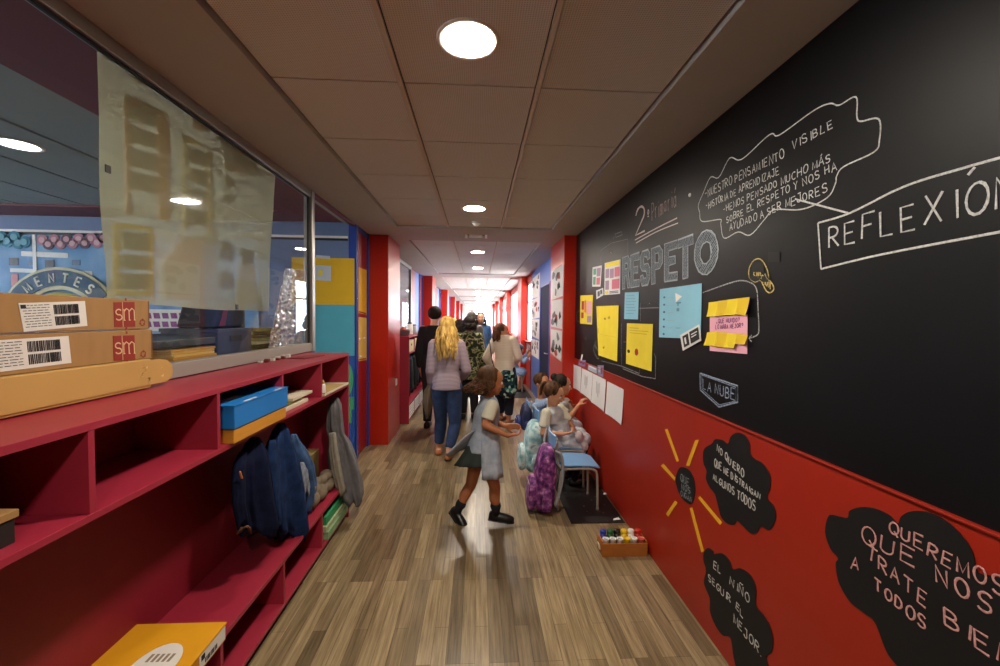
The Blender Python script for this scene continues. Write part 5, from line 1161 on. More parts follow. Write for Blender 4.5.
# ================================================================ PEOPLE
def unit(v): v = Vector(v); return v.normalized()
def skinmat(name, col): return M(name, col, .5, var=.05, vscale=30)
sk_tan = skinmat('tan_skin', '#a96a45'); sk_lt = skinmat('light_skin', '#c68f70'); sk_md = skinmat('medium_skin', '#b57c5a')
def hairmat(name, c0, c1): return ramp_material(name, 'noise', [(.3, c0), (.7, c1)], .68, 30, (1, 1, .15), detail=4)
h_brown = hairmat('brown_hair', '#2a1a10', '#5c3c22'); h_dark = hairmat('dark_hair', '#120c0a', '#2e2018'); h_blond = hairmat('blonde_hair', '#6e4c1c', '#e0b868'); h_chest = hairmat('chestnut_hair', '#3a2216', '#6a4228'); h_grey = hairmat('grey_hair', '#4a443f', '#8a8078'); h_fair = hairmat('fair_hair', '#c09a3a', '#e8cc70')
class Pose:
    def __init__(s, root, heading, H, kid=False):
        s.H = H; s.kid = kid; s.o = Vector(root); a = math.radians(heading)
        s.f = Vector((math.sin(a), math.cos(a), 0)); s.r = Vector((math.cos(a), -math.sin(a), 0)); s.u = Vector((0, 0, 1))
        s.hh = H*(.165 if kid else .133)
        lv = dict(neck=.815, sh=.79, chest=.70, waist=.595, pelvis=.50, hip=.485, knee=.265) if kid else dict(neck=.85, sh=.82, chest=.735, waist=.62, pelvis=.535, hip=.515, knee=.285)
        P = s.P; s.j = {'neck': P(0, -.01, lv['neck']), 'chest': P(0, 0, lv['chest']), 'waist': P(0, .005, lv['waist']), 'pelvis': P(0, 0, lv['pelvis']), 'head': P(0, .012, 1)-s.u*s.hh*.5}
        sw = .100 if kid else .092
        for k, sg_ in (('L', -1), ('R', 1)):
            s.j['sh'+k] = P(sg_*sw, -.005, lv['sh']); s.j['el'+k] = P(sg_*(sw+.03), -.02, lv['sh']-.175); s.j['wr'+k] = P(sg_*(sw+.03), .035, lv['sh']-.33)
            s.j['hip'+k] = P(sg_*.052, 0, lv['hip']); s.j['kn'+k] = P(sg_*.052, .012, lv['knee']); s.j['an'+k] = P(sg_*.055, -.01, .045)
        s.look = s.f.copy(); s.hup = Vector((0, 0, 1)); s.ft = {'L': s.f.copy(), 'R': s.f.copy()}; s.hd = {'L': None, 'R': None}
    def P(s, r, f, u): return s.o+(s.r*r+s.f*f+s.u*u)*s.H
    def set(s, **k):
        for n, v in k.items(): s.j[n] = Vector(v)
        return s
def ring(c, rt, fw, w, d, n=20, p=2.4):
    out = []
    for k in range(n):
        q = 2*math.pi*k/n; a, b = math.cos(q), math.sin(q)
        out.append(c+rt*(w*math.copysign(abs(a)**(2/p), a))+fw*(d*math.copysign(abs(b)**(2/p), b)))
    return out
def torso_frames(p):
    j = p.j; hr = unit(j['hipR']-j['hipL']); sr = unit(j['shR']-j['shL']); up = unit(j['neck']-j['pelvis'])
    def fr(t): r = unit(hr*(1-t)+sr*t); f = unit(up.cross(r)); return r, f
    return fr, up
def hand(mb, w, d, pn, L, curl, rf, left):
    d = unit(d); pn = unit(Vector(pn)-d*Vector(pn).dot(d)); sd = d.cross(pn)*(-1 if left else 1)
    for i, (o_, ln) in enumerate(((-.33, .40), (-.11, .46), (.11, .43), (.33, .34))):
        b = w+d*(L*.50)+sd*(o_*L*.42); mb.capsule(w+sd*(o_*L*.22), b, rf*1.5, rf*1.15, 8)
        a = curl*.6; q = b; dd = d
        for k in range(3):
            ang = curl*(.6+.5*k); dd = unit(d*math.cos(ang)+pn*math.sin(ang)); e = q+dd*(L*ln*(.44, .32, .24)[k]); mb.capsule(q, e, rf*(1.05-.1*k), rf*(.95-.1*k), 8); q = e
    tb_ = w+d*(L*.14)-sd*(L*.16); k1 = tb_+unit(d*.7-sd*.75+pn*.35)*(L*.26); mb.capsule(tb_, k1, rf*1.4, rf*1.15, 8); mb.capsule(k1, k1+unit(d*.95-sd*.2+pn*.5)*(L*.2), rf*1.1, rf*.9, 8)
def body(p, t, skin, vox):
    j, H = p.j, p.H; fr, up = torso_frames(p); mb = MB(); k_ = 1.06 if p.kid else 1
    c = j; rings = []
    for pt, w, d, tt in ((c['pelvis']-up*.035*H, .060, .05, 0), (c['pelvis'], .088, .06, 0), (c['waist'], .073, .052, .4), (c['chest'], .086, .060, .8), ((c['shL']+c['shR'])/2-up*.01*H, .080, .046, 1), (c['neck']-up*.005*H, .045, .036, 1)):
        r, f = fr(tt); rings.append(ring(pt, r, f, w*H*k_, d*H*k_))
    mb.loft(rings)
    lk = unit(p.look); hu = unit(p.hup-lk*p.hup.dot(lk)); hr = lk.cross(hu); hh = p.hh; hc = j['head']; chin = hc-hu*hh*.5
    nr = .031*H*k_
    mb.capsule(j['neck']-up*.02*H, hc-hu*hh*.12-lk*hh*.06, nr*1.12, nr, 14)
    rings = []
    for h, fs, w, d in ((-.01, .24, .07, .06), (.05, .20, .17, .17), (.15, .14, .24, .27), (.3, .07, .29, .36), (.45, .02, .32, .41), (.6, 0, .345, .45), (.75, -.01, .335, .44), (.87, -.02, .28, .37), (.95, -.02, .19, .25), (1.0, -.02, .06, .08)):
        rings.append(ring(chin+hu*h*hh+lk*fs*hh, hr, lk, w*hh, d*hh, 24, 2.1))
    mb.loft(rings)
    R = Matrix((hr, lk, hu)).transposed()
    mb.capsule(chin+hu*.52*hh+lk*.40*hh, chin+hu*.36*hh+lk*.50*hh, .035*hh, .062*hh, 10)                 # nose
    mb.ball(chin+hu*.215*hh+lk*.40*hh, (.12*hh, .05*hh, .035*hh), R, 12, 7)                               # lips
    mb.ball(chin+hu*.06*hh+lk*.33*hh, (.09*hh, .07*hh, .06*hh), R, 12, 7)                                 # chin
    for s in (-1, 1):
        mb.ball(chin+hu*.44*hh+hr*s*.335*hh-lk*.02*hh, (.04*hh, .085*hh, .13*hh), R, 10, 7)               # ears
        mb.ball(chin+hu*.36*hh+hr*s*.17*hh+lk*.31*hh, (.11*hh, .1*hh, .09*hh), R, 10, 7)                  # cheeks
    for s in 'LR':
        a = 1.0 if not p.kid else .95
        mb.chain([j['sh'+s], j['el'+s], j['wr'+s]], [.031*H*a, .025*H*a, .0175*H*a], 12)
        mb.capsule(j['el'+s].lerp(j['wr'+s], .12), j['el'+s].lerp(j['wr'+s], .5), .027*H*a, .022*H*a, 12)
        d = p.hd[s] or (unit(j['wr'+s]-j['el'+s]), p.r*(1 if s == 'L' else -1), .5)
        hand(mb, j['wr'+s], d[0], d[1], H*(.108 if not p.kid else .112), d[2], max(.0062*H, vox*.95), s == 'L')
        mb.chain([j['hip'+s], j['kn'+s], j['an'+s]], [.053*H*k_, .035*H, .022*H], 14)
        kn, an = j['kn'+s], j['an'+s]; ftd = unit(p.ft[s]); back = -unit((kn-an).cross(ftd.cross(kn-an)))if (kn-an).cross(ftd).length > 1e-4 else -ftd
        mb.capsule(kn.lerp(an, .12)+back*.006*H, kn.lerp(an, .45)+back*.008*H, .034*H, .033*H, 12)
        mb.capsule(an-ftd*.02*H-Vector((0, 0, .018*H)), an+ftd*.085*H-Vector((0, 0, .028*H)), .022*H, .016*H, 12)
    b = mb.fused('body', skin, t, voxel=vox, iters=2)
    p.head = (chin, lk, hu, hr, hh); return b
def face(p, t):
    chin, lk, hu, hr, hh = p.head; ew = M('eye_white', '#d8d2c8', .3); ei = M('dark_iris', '#20140e', .2); bw = M('eyebrow_hair', '#24170f', .8); lp = M('lip_tint', '#9c5348', .5)
    for s in (-1, 1):
        c = chin+hu*.50*hh+hr*s*.155*hh+lk*.385*hh
        e = MB().ball(c, (.058*hh,)*3, None, 12, 8).build('eye', ew, t, smooth=True); MB().ball(c+lk*.040*hh, (.028*hh,)*3, None, 10, 6).build('iris', ei, e, smooth=True)
        MB().tube([chin+hu*.60*hh+hr*s*.08*hh+lk*.43*hh, chin+hu*.63*hh+hr*s*.17*hh+lk*.425*hh, chin+hu*.60*hh+hr*s*.25*hh+lk*.37*hh], .016*hh, 6).build('eyebrow', bw, t)
    MB().tube([chin+hu*.215*hh+hr*q*.11*hh+lk*(.452-.05*q*q)*hh for q in (-1, -.5, 0, .5, 1)], .014*hh, 6).build('mouth', lp, t, smooth=True)
def hair(p, t, mat, style, length=.9, n=90, seed=1, wind=Vector((0, 0, 0)), name='hair', amin=62):
    chin, lk, hu, hr, hh = p.head; rr = random.Random(seed); mb = MB()
    R = Matrix((hr, lk, hu)).transposed(); c0 = chin+hu*.62*hh-lk*.055*hh
    mb.ball(c0+hu*.01*hh-lk*.03*hh, (.385*hh, .45*hh, .43*hh), R, 22, 14)
    def scalp(az, el): return c0+R @ Vector((.385*hh*math.cos(el)*math.sin(az), .47*hh*math.cos(el)*math.cos(az), .43*hh*math.sin(el)))
    spine = p.j['neck']; bk = -p.f
    for i in range(n):
        az = math.radians(rr.uniform(amin, 360-amin)) if style != 'short' else math.radians(rr.uniform(50, 310))
        pts = []; rad = []
        e0 = rr.uniform(45, 88); low = -8 if style != 'short' else rr.uniform(-25, 5)
        if style in ('short', 'pony', 'bun') and 85 < math.degrees(az) < 275: low = -35
        for k in range(6):
            el = math.radians(e0+(low-e0)*k/5); q = scalp(az, el); pts.append(q+(q-c0).normalized()*.012*hh*rr.random())
        if style in ('long', 'bob'):
            L = length*hh*rr.uniform(.75, 1.05); q = pts[-1].copy(); out = (q-c0); out -= hu*out.dot(hu); out = out.normalized()
            for k in range(1, 8):
                v = k/7; off = out*((.10 if length < 1.4 else .22)*hh*math.sin(v*2.2)*rr.uniform(.7, 1.2))+bk*(.10*hh*v if length > 1.2 else .02*hh)+wind*(v*v)+Vector((rr.uniform(-.012, .012), rr.uniform(-.012, .012), 0))
                pts.append(q-Vector((0, 0, 1))*L*v+off)
        pts = smooth_line(pts, 2); m_ = len(pts)
        rad = [(.055*hh if style != 'short' else .045*hh)*(1-.75*(i_/(m_-1))**3) for i_ in range(m_)]
        mb.tube(pts, rad, 6)
    if style == 'pony':
        root = c0-lk*.46*hh+hu*.16*hh
        for i in range(22):
            o_ = Vector((rr.uniform(-1, 1), rr.uniform(-1, 1), rr.uniform(-1, 1)))*.05*hh
            pts = smooth_line([root+o_*.4, root-lk*.13*hh+hu*.02*hh+o_, root-lk*.15*hh-hu*.25*hh+o_*1.2, root-lk*.06*hh-hu*(.48+length*.2*rr.random())*hh+o_], 3)
            mb.tube(pts, [.05*hh*(1-.7*(q/(len(pts)-1))**2) for q in range(len(pts))], 6)
    if style == 'bun': mb.ball(c0-lk*.42*hh+hu*.25*hh, (.2*hh, .2*hh, .2*hh), None, 14, 9)
    return mb.build(name, mat, t, smooth=True)
def top(p, t, mat, sleeve='long', lo='hip', off=.010, flare=0, name='shirt', vox=.011, sl=.9, cuff=None):
    j, H = p.j, p.H; fr, up = torso_frames(p); mb = MB(); k_ = 1.06 if p.kid else 1; o = off
    base = {'hip': (j['pelvis']-up*.035*H, .096+flare, .066+flare), 'waist': (j['waist']-up*.03*H, .082, .058), 'thigh': (j['pelvis']-up*.14*H, .100+flare, .07+flare)}[lo]
    rows_ = [(base[0], base[1], base[2], 0)]
    if lo != 'waist': rows_.append((j['pelvis']+up*.02*H, .090+flare*.6, .062+flare*.5, 0))
    rows_ += [(j['waist'], .078+flare*.3, .056+flare*.2, .4), (j['chest'], .088, .062, .8), ((j['shL']+j['shR'])/2-up*.012*H, .086, .050, 1), ((j['shL']+j['shR'])/2+up*.016*H, .062, .042, 1), (j['neck']+up*.004*H, .043, .038, 1)]
    mb.loft([ring(c, *fr(tt), (w+o*.5)*H*k_, (d+o)*H*k_) for c, w, d, tt in rows_])
    for s in 'LR':
        if sleeve == 'none': continue
        a, b, c = j['sh'+s], j['el'+s], j['wr'+s]
        if sleeve == 'short':
            e = a.lerp(b, .72); mb.ball(a, ((.035+o)*H,)*3); mb.tube([a, a.lerp(e, .5), e], [(.035+o)*H, (.036+o)*H, (.037+o)*H], 14)
        else:
            ra = (.031+o*.75)*H; rb = (.026+o*.8)*H; a = a-Vector((0, 0, .012*H)); mb.capsule(a, b, ra, rb, 14); e = b.lerp(c, sl); mb.ball(b, (rb,)*3); mb.tube([b, b.lerp(e, .5), e], [rb, (.024+o*.8)*H, (.020+o*.8)*H], 14)
            if cuff: pass
    return mb.fused(name, mat, t, voxel=vox, iters=3)
def trousers(p, t, mat, to=.93, off=.007, name='trousers', vox=.011, knee=.0):
    j, H = p.j, p.H; fr, up = torso_frames(p); mb = MB(); k_ = 1.06 if p.kid else 1
    mb.loft([ring(c, *fr(0), (w+off)*H*k_, (d+off)*H*k_) for c, w, d in ((j['pelvis']-up*.045*H, .070, .056), (j['pelvis']-up*.015*H, .090, .066), (j['pelvis']+up*.035*H, .084, .060), (j['pelvis'].lerp(j['waist'], .6), .076, .055))])
    for s in 'LR':
        a, b, c = j['hip'+s], j['kn'+s], j['an'+s]; e = b.lerp(c, to)
        mb.capsule(a, b, (.054+off)*H*k_, (.037+off)*H, 14); mb.tube([b, b.lerp(c, .3), e], [(.037+off)*H, (.037+off)*H, (.026+off)*H], 14)
    return mb.fused(name, mat, t, voxel=vox, iters=3)
def skirt(p, t, mat, hem, w0, w1, d1, name='skirt', tilt=Vector((0, 0, 0)), folds=9, thick=0):
    j, H = p.j, p.H; fr, up = torso_frames(p); r, f = fr(0); rings = []
    c0 = j['pelvis'].lerp(j['waist'], .7); c1 = Vector(hem); n = 60
    for i in range(9):
        v = i/8; c = c0.lerp(c1, v)+tilt*v*v; w = (w0+(w1-w0)*v)*H; d = (.062+(d1-.062)*v)*H
        rings.append([c+r*(w*math.cos(q)*(1+.05*v**3*math.sin(folds*q)))+f*(d*math.sin(q)*(1+.09*v**3*math.sin(folds*q))) for q in [2*math.pi*k/n for k in range(n)]])
    return MB().loft(rings).build(name, mat, t, smooth=True)
def shoe(p, t, mat, sole=None, s=None, low=False):
    for k in (s or 'LR'):
        an, f, H = p.j['an'+k], unit(p.ft[k]), p.H; z = Vector((0, 0, 1)); zz = unit(z-f*f.dot(z)); side = f.cross(zz)
        mb = MB(); b = an-zz*.026*H
        for u_, w, h in ((-.040, .018, .030), (-.02, .025, .040), (.01, .026, .042), (.05, .028, .030), (.09, .027, .022), (.115, .016, .013)):
            pass
        mb.loft([[b+f*u_*H+side*(w*H*math.cos(q))+zz*(max(-.017*H, h*H*math.sin(q)*(.55 if low else 1))) for q in [2*math.pi*i/16 for i in range(16)]] for u_, w, h in ((-.044, .010, .020), (-.038, .022, .036), (-.01, .027, .040), (.03, .027, .034), (.075, .029, .026), (.105, .022, .018), (.117, .010, .010))])
        o = mb.build('shoe', mat, t, smooth=True)
        if sole:
            MB().loft([[b+f*u_*H+side*(w*H*math.cos(q))+zz*(-.0185*H+.004*H*math.sin(q)) for q in [2*math.pi*i/16 for i in range(16)]] for u_, w in ((-.046, .012), (-.038, .025), (.03, .028), (.08, .031), (.11, .022), (.12, .010))]).build('sole', sole, o)
def sock(p, t, mat, frac=.5):
    for k in 'LR':
        a, b = p.j['kn'+k], p.j['an'+k]; e = b.lerp(a, frac); H = p.H
        MB().tube([b-Vector((0, 0, .01*H)), b.lerp(e, .3), b.lerp(e, .7), e], [.027*H, .026*H, .034*H, .037*H if frac > .4 else .030*H], 14).build('sock', mat, t, smooth=True)
def person(label, pose, skin, vox, f_=True):
    t = thing('person', (pose.o.x, pose.o.y, 0), label, 'person'); body(pose, t, skin, vox)
    if f_: face(pose, t)
    return t
def at(x, y, Y): return onY(x, y, Y)

# --- 1 girl hurrying across the floor
smock = ramp_material('grey_smock_cloth', 'noise', [(.3, '#8f9bad'), (.7, '#aab3c0')], .9, 20); polo = M('cream_polo', '#c9c6b4', .9, bump=.1); green_s = M('dark_green_skirt', '#26302c', .9, var=.15, vscale=10); blacks = M('black_sock', '#101014', .9); shoeb = M('black_shoe', '#0c0c0e', .35)
p = Pose((0, 3.17, 0), 82, 1.22, True)
p.set(head=at(491, 381, 3.16), neck=at(488, 397, 3.17), chest=at(487, 413, 3.17), waist=at(484, 431, 3.17), pelvis=at(481, 448, 3.17), shR=at(492, 406, 3.05), shL=at(486, 402, 3.29), elR=at(485, 425, 3.01), wrR=at(508, 435.5, 2.99), elL=at(488, 420, 3.36), wrL=at(506, 426, 3.33),
      hipR=at(485, 453, 3.10), hipL=at(478, 452, 3.23), knR=at(495, 487, 3.12), anR=at(496, 513, 3.13), knL=at(471, 485, 3.23), anL=at(457, 513, 3.21))
p.look = unit((.97, .12, -.16)); p.hup = unit((.12, 0, 1)); p.ft['R'] = unit((.95, -.1, -.10)); p.ft['L'] = unit((.55, -.55, -.45)); p.hd['R'] = (unit((1, .1, .05)), (0, .4, 1), 1.0); p.hd['L'] = (unit((1, 0, 0)), (0, -1, 0), .6)
p.j['anR'].z = max(p.j['anR'].z, .058); p.j['anL'].z = max(p.j['anL'].z, .075)
t = person('girl with loose brown hair hurrying right across the corridor in a grey smock', p, sk_tan, .0075)
top(p, t, polo, 'short', 'hip', .006, 0, 'polo_shirt', .008)
top(p, t, smock, 'none', 'hip', .012, .014, 'smock', .009)
skirt(p, t, green_s, at(477, 466, 3.17), .070, .150, .135, 'skirt')
mb = MB(); rings = []
for i in range(9):
    v = i/8; A = at(479-2*v, 428+4*v, 3.10).lerp(at(446, 452, 3.06), v); B = at(480, 440, 3.28).lerp(at(449, 459, 3.30), v); r_ = []
    for k in range(9):
        w = k/8; r_.append(A.lerp(B, w)+Vector((0, 0, .02*math.sin(5*w+4*v))))
    rings.append(r_+[q+Vector((.004, 0, -.006)) for q in r_[::-1]])
mb.loft(rings).build('smock_flap', smock, t, smooth=True)
mb = MB(); rings = []
for i in range(9):
    v = i/8; c = at(490, 430, 3.05).lerp(at(493, 480, 2.985), v); r_ = []
    for k in range(11):
        w = -1+2*k/10; r_.append(c+Vector((.070*w*(1+.15*v), .05*max(0, w)**2+.010*math.sin(6*w+3*v), 0)))
    rings.append(r_+[q+Vector((0, .012, 0)) for q in r_[::-1]])
mb.loft(rings).build('smock_front_panel', smock, t, smooth=True)
sock(p, t, blacks, .38); shoe(p, t, shoeb, blacks)
hair(p, t, h_brown, 'bob', .62, 150, 3, Vector((-.09, 0, .02)), amin=76)

# --- 2 blonde woman walking away
stripe = ramp_material('mauve_stripe_knit', 'wave', [(.35, '#7c6874'), (.6, '#a2939b')], .9, 22, (1, 1, 1), bands='Z'); jean = M('blue_jeans', '#1f3358', .85, var=.25, vscale=18, bump=.1); tansh = M('tan_sandal', '#a5653a', .6)
p = Pose((-.345, 4.68, 0), 0, 1.585)
p.set(elL=at(430.5, 371, 4.66), wrL=at(432, 388, 4.80), elR=at(466.5, 370, 4.66), wrR=at(462, 378, 4.92), anL=at(438.5, 449, 4.82), anR=at(448.5, 453, 4.62), knL=at(441, 421, 4.80), knR=at(455, 424, 4.72))
p.j['anL'].z = .075; p.j['anR'].z = .075; p.ft['L'] = unit((-.1, 1, 0)); p.ft['R'] = unit((.05, 1, -.25)); p.hd['L'] = (unit((-.1, .2, -1)), (1, 0, 0), 1.1)
t = person('woman with long blonde hair walking away in a striped knit top and blue jeans', p, sk_lt, .011, False)
trousers(p, t, jean, .82, .008, 'jeans'); top(p, t, stripe, 'long', 'hip', .013, .006, 'striped_top', sl=.85); shoe(p, t, tansh, None, None, True)
hair(p, t, h_blond, 'long', 1.75, 120, 5)
khb = M('brown_cloth', '#5c4c3c', .9, var=.2, vscale=14)
bag = thing('shoulder_bag', at(428, 400, 4.72), 'brown cloth bag and jacket hanging from the left hand of the blonde woman', 'bag')
coat_rows([(382, 429, 434, .5), (390, 425, 435, .9), (402, 423, 433, 1), (412, 425, 430, .9), (417, 426, 428, .5)], lambda x, y: onY(x, y, 4.72), .05, 4, 21).build('cloth_body', khb, bag, smooth=True)
MB().tube(smooth_line([at(431, 386, 4.80), at(429, 376, 4.72), at(433, 388, 4.68)], 5), .006).build('handle', M('black_gasket'), bag)

# --- 3 person in black, 4 camouflage jacket, others ahead
blk_top = M('black_jumper', '#0f1017', .9, var=.15); p = Pose((-.62, 6.0, 0), 4, 1.73)
t = person('person with short dark hair and black jumper walking left of the blonde woman', p, sk_lt, .013, False); top(p, t, blk_top, 'long', 'hip', .014, .006, 'jumper', .013); trousers(p, t, M('black_trousers', '#15151c', .9), .96, .008, 'trousers', .013); shoe(p, t, shoeb); hair(p, t, h_dark, 'short', 0, 110, 8)
camo = ramp_material('camouflage_cloth', 'noise', [(.0, '#2a2e22'), (.42, '#565c38'), (.50, '#a8a27e'), (.57, '#6a6444'), (.64, '#26291f')], .9, 15, interp='CONSTANT', detail=1)
p = Pose((-.135, 6.55, 0), -4, 1.60); t = person('person with dark hair in a camouflage jacket walking away down the middle', p, sk_lt, .013, False); top(p, t, camo, 'long', 'thigh', .020, .008, 'camouflage_jacket', .013); trousers(p, t, M('black_trousers'), .95, .008, 'trousers', .013); shoe(p, t, shoeb); hair(p, t, h_dark, 'bob', .55, 90, 9)
denj = M('mid_denim', '#34567e', .9, var=.25, vscale=14)
p = Pose((.055, 8.9, 0), 176, 1.69); t = person('dark haired woman in a denim jacket facing this way, right of the camouflage jacket', p, sk_lt, .015); top(p, t, denj, 'long', 'hip', .016, .006, 'denim_jacket', .015); trousers(p, t, M('bright_jeans', '#2a4a8a', .9), .95, .008, 'jeans', .015); shoe(p, t, shoeb); hair(p, t, h_dark, 'long', 1.1, 70, 10)
p = Pose((-.12, 8.3, 0), 0, 1.70); t = person('person with greying hair just visible over the head of the camouflage jacket', p, sk_lt, .015, False); top(p, t, M('taupe_jumper', '#5d5650', .9), 'long', 'hip', .014, 0, 'jumper', .015); trousers(p, t, M('black_trousers'), .95, .008, 'trousers', .015); shoe(p, t, shoeb); hair(p, t, h_grey, 'short', 0, 80, 11)
p = Pose((-.56, 8.0, 0), 0, 1.60); t = person('dark haired person half hidden behind the blonde woman on the left', p, sk_lt, .015, False); top(p, t, M('charcoal_jumper', '#23262e', .9), 'long', 'hip', .014, 0, 'jumper', .015); trousers(p, t, jean, .95, .008, 'jeans', .015); shoe(p, t, shoeb); hair(p, t, h_dark, 'bob', .5, 70, 12)
p = Pose((-.56, 9.6, 0), 0, 1.56); t = person('fair haired person far ahead between two dark haired heads', p, sk_lt, .015, False); top(p, t, M('pale_top', '#a9a49a', .9), 'long', 'hip', .014, 0, 'top', .015); trousers(p, t, jean, .95, .008, 'jeans', .015); shoe(p, t, shoeb); hair(p, t, h_fair, 'bob', .5, 70, 13)
p = Pose((-.33, 7.6, 0), 0, 1.55); t = person('long dark haired person in a dark blue jacket left of the camouflage jacket', p, sk_lt, .015, False); top(p, t, M('dark_blue_jacket', '#26344e', .9), 'long', 'hip', .016, 0, 'jacket', .015); trousers(p, t, M('black_trousers'), .95, .008, 'trousers', .015); shoe(p, t, shoeb); hair(p, t, h_dark, 'long', 1.0, 80, 14)

# --- woman in the cream jumper
creamk = ramp_material('cream_knit', 'wave', [(.3, '#d2c6b2'), (.7, '#dccfbc')], .95, 14, bands='Z')
p = Pose((.40, 6.18, 0), 30, 1.57)
p.set(head=at(502, 331, 6.2), elR=at(518.5, 357, 6.05), wrR=at(513, 364, 6.35), elL=at(486, 358, 6.3), wrL=at(494, 368, 6.5), anR=at(508.5, 418, 6.16), anL=at(501, 417, 6.42)); p.j['anR'].z = p.j['anL'].z = .07
p.look = unit((.99, -.05, -.05)); p.ft['R'] = unit((.4, .9, 0))
t = person('woman with chestnut hair in a cream jumper, standing and looking right', p, sk_md, .011); top(p, t, creamk, 'long', 'hip', .016, .010, 'jumper', .012, sl=.95); trousers(p, t, M('navy_leggings', '#161c30', .9), .80, .012, 'leggings', .011); shoe(p, t, M('brown_sandal', '#8a5632', .6), None, None, True); hair(p, t, h_chest, 'long', .85, 110, 15, amin=98)
floral = ramp_material('floral_bag_cloth', 'voronoi', [(.0, '#101820'), (.35, '#1c3a40'), (.5, '#2e7a74'), (.66, '#a8c8b8'), (.75, '#16202a')], .7, 26, interp='CONSTANT')
bag = thing('shoulder_bag', at(508, 385, 6.0), 'teal and black floral shoulder bag on the hip of the woman in cream', 'bag')
mb = MB(); c = at(507.5, 384, 5.98); rings = []
for v in range(9):
    z_ = c.z+.20-.40*v/8; s_ = (1-abs(v/4-1)**4)**.5 if 0 < v < 8 else .45
    rings.append([Vector((c.x+.145*s_*math.cos(q), c.y+.055*s_*math.sin(q), z_)) for q in [2*math.pi*k/28 for k in range(28)]])
mb.loft(rings).build('bag_body', floral, bag, smooth=True)
MB().tube(smooth_line([at(489, 337, 6.14), at(490, 345, 6.045), at(492.5, 362, 6.0), at(497, 373, 5.99)], 6), .007, 8).build('strap', M('black_gasket'), bag, smooth=True)

# --- seated children
def seated(x, y, H, sz, lean=0.0):
    q = Pose((x, y, 0), 90, H, True); pv = Vector((x-.02, y, sz+.075))
    q.j['pelvis'] = pv; q.j['waist'] = pv+Vector((.0+lean*.3, 0, .115*H)); q.j['chest'] = pv+Vector((lean*.6, 0, .215*H)); q.j['neck'] = pv+Vector((lean, 0, .325*H)); q.j['head'] = pv+Vector((lean+.035, 0, .345*H+q.hh*.5))
    for k, s_ in (('R', -1), ('L', 1)):
        q.j['sh'+k] = pv+Vector((lean, s_*.107*H, .30*H)); q.j['el'+k] = pv+Vector((lean+.05, s_*.14*H, .15*H)); q.j['wr'+k] = pv+Vector((lean+.20, s_*.10*H, .12*H))
        q.j['hip'+k] = pv+Vector((.01, s_*.055*H, -.015)); q.j['kn'+k] = pv+Vector((.20*H, s_*.07*H, -.005)); q.j['an'+k] = Vector((x+.08*H, y+s_*.07*H, .055)); q.ft[k] = Vector((1, 0, 0))
    return q
smk2 = ramp_material('pale_smock_cloth', 'noise', [(.3, '#a7adba'), (.7, '#c2c5cb')], .9, 20); smk3 = ramp_material('blue_smock_cloth', 'wave', [(.4, '#7f97bd'), (.6, '#a3b4cf')], .9, 30, bands='Y')
def lap(p, t, mat, drop=.10, name='smock_lap'):
    mb = MB(); H = p.H; j = p.j
    mb.ball(j['pelvis'], (.125*H, .115*H, .085*H))
    for k in 'RL': mb.capsule(j['hip'+k], j['hip'+k].lerp(j['kn'+k], .86), .072*H, .060*H, 14)
    mb.capsule(j['hipR'].lerp(j['kn'+'R'], .15)+Vector((0, -.045*H, -.02)), j['hipR'].lerp(j['knR'], .75)+Vector((0, -.03*H, -drop*.5)), .04*H, .035*H, 12)
    return mb.fused(name, mat, t, voxel=.009, iters=4)
p = seated(.83, 3.965, 1.20, .375, -.06)
p.set(head=at(553.5, 394, 3.92), neck=at(552, 407, 3.96), chest=at(553, 423, 3.96), shR=at(546.5, 413, 3.84), elR=at(543, 433, 3.80), wrR=at(564, 434, 3.74), shL=at(560, 409, 4.08), elL=at(571, 425, 4.06), wrL=at(575, 432, 3.90))
p.look = unit((.84, -.38, -.38)); p.hup = unit((.3, 0, 1)); p.hd['R'] = (unit((1, .25, .1)), (0, .5, 1), 1.0); p.hd['L'] = (unit((.5, -.8, -.2)), (-.6, -.4, .4), 1.0)
t = person('girl in a pale smock on the nearest occupied chair, looking down at her hands', p, sk_lt, .0075); top(p, t, polo, 'short', 'hip', .006, 0, 'polo_shirt', .008); top(p, t, smk2, 'none', 'hip', .012, .012, 'smock', .009); lap(p, t, smk2, .2); sock(p, t, blacks, .92); shoe(p, t, shoeb, blacks); hair(p, t, h_brown, 'pony', .8, 120, 16)
mb = MB(); rings = []
for i in range(9):
    v = i/8; c = Vector((.80+.02*v, 3.84-.03*v, .54-.29*v)); rings.append([c+Vector((.10*w*(1+.25*v), .02*w*w+.012*math.sin(7*w+2*v), 0)) for w in [-1+2*k/10 for k in range(11)]]+[c+Vector((.10*w*(1+.25*v), .02*w*w+.012*math.sin(7*w+2*v)+.012, 0)) for w in [1-2*k/10 for k in range(11)]])
mb.loft(rings).build('smock_side_panel', smk2, t, smooth=True)
c = at(580, 442, 3.86); q = thing('white_cloth', c, 'crumpled pinkish white cloth in the lap of the girl in the pale smock', 'cloth')
mb = MB(); rr = random.Random(3)
for k in range(8): mb.ball(c+Vector((rr.uniform(-.05, .05), rr.uniform(-.04, .04), rr.uniform(-.05, .08))), (rr.uniform(.03, .055), rr.uniform(.03, .05), rr.uniform(.035, .06)), n=12, m_=8)
mb.fused('cloth_folds', M('pinkish_white_cloth', '#c2b2b4', .9, var=.08), q, voxel=.009, iters=2)
p = seated(.86, 4.42, 1.22, .375, .0)
p.set(head=at(562, 385, 4.40), neck=at(561, 400, 4.42), shR=at(556, 405, 4.30), shL=at(566, 402, 4.54), elR=at(570, 417, 4.26), wrR=at(578.5, 405.5, 4.25), elL=at(572, 416, 4.58))
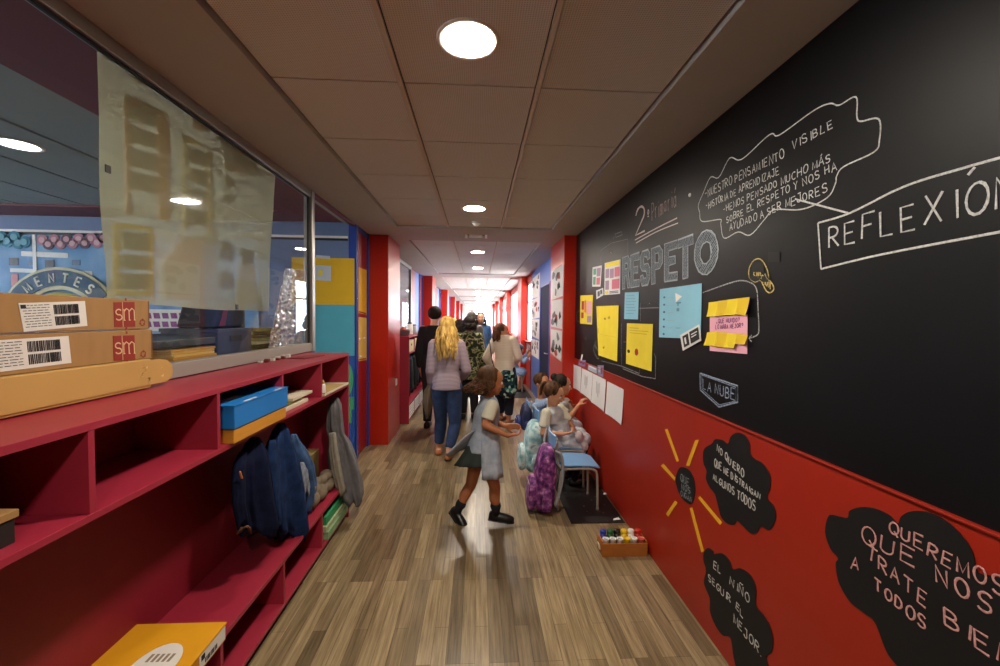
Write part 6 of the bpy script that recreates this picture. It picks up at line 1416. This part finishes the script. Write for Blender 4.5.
p.look = unit((.97, -.1, -.12)); p.hd['R'] = (unit((.55, .1, .75)), (.8, .2, -.5), .8)
t = person('dark haired girl on the middle chair reaching up to draw on a white sheet', p, sk_md, .0085); top(p, t, polo, 'short', 'hip', .006, 0, 'polo_shirt', .009); top(p, t, smk2, 'none', 'hip', .012, .01, 'smock', .010); lap(p, t, smk2); sock(p, t, blacks, .8); shoe(p, t, shoeb, blacks); hair(p, t, h_dark, 'bun', 1, 110, 17)
p = seated(.79, 4.86, 1.22, .375, -.04)
p.set(head=at(541.5, 382.5, 4.80), neck=at(541, 399, 4.86), chest=at(541, 415, 4.86), shR=at(536, 405, 4.74), shL=at(548, 402, 4.97)); p.look = unit((.62, -.76, -.16))
t = person('boy with short brown hair in a blue smock, farthest of the seated group', p, sk_md, .0085); top(p, t, smk3, 'long', 'hip', .014, .010, 'smock', .010); lap(p, t, smk3); trousers(p, t, M('grey_trousers', '#4a4c54', .9), .95, .004, 'trousers', .011); shoe(p, t, shoeb, blacks); hair(p, t, h_brown, 'short', 0, 120, 18)
# child with a cap further on
p = seated(.80, 9.0, 1.22, .375, .04)
p.set(head=at(519, 349.5, 9.0), elR=at(524, 362, 8.85), wrR=at(527.5, 357, 8.85), elL=at(524, 358, 9.12), wrL=at(527.5, 353, 9.05)); p.look = unit((.97, .1, -.1))
t = person('child in a grey cap and blue smock drawing on the red ledge wall', p, sk_md, .012); top(p, t, smk3, 'long', 'hip', .016, .01, 'smock', .012); lap(p, t, smk3); shoe(p, t, shoeb); hair(p, t, h_dark, 'short', 0, 70, 19)
chin, lk, hu, hr, hh = p.head
mb = MB(); R = Matrix((hr, lk, hu)).transposed(); mb.ball(chin+hu*.78*hh-lk*.02*hh, (.43*hh, .50*hh, .36*hh), R, 18, 10); mb.loft([ring(chin+hu*(.80-.02*i)*hh+lk*(.36+.03*i)*hh, hr, lk, .32*hh, .34*hh, 18) for i in range(2)])
mb.build('cap', M('grey_cap', '#5f6a72', .9), t, smooth=True)
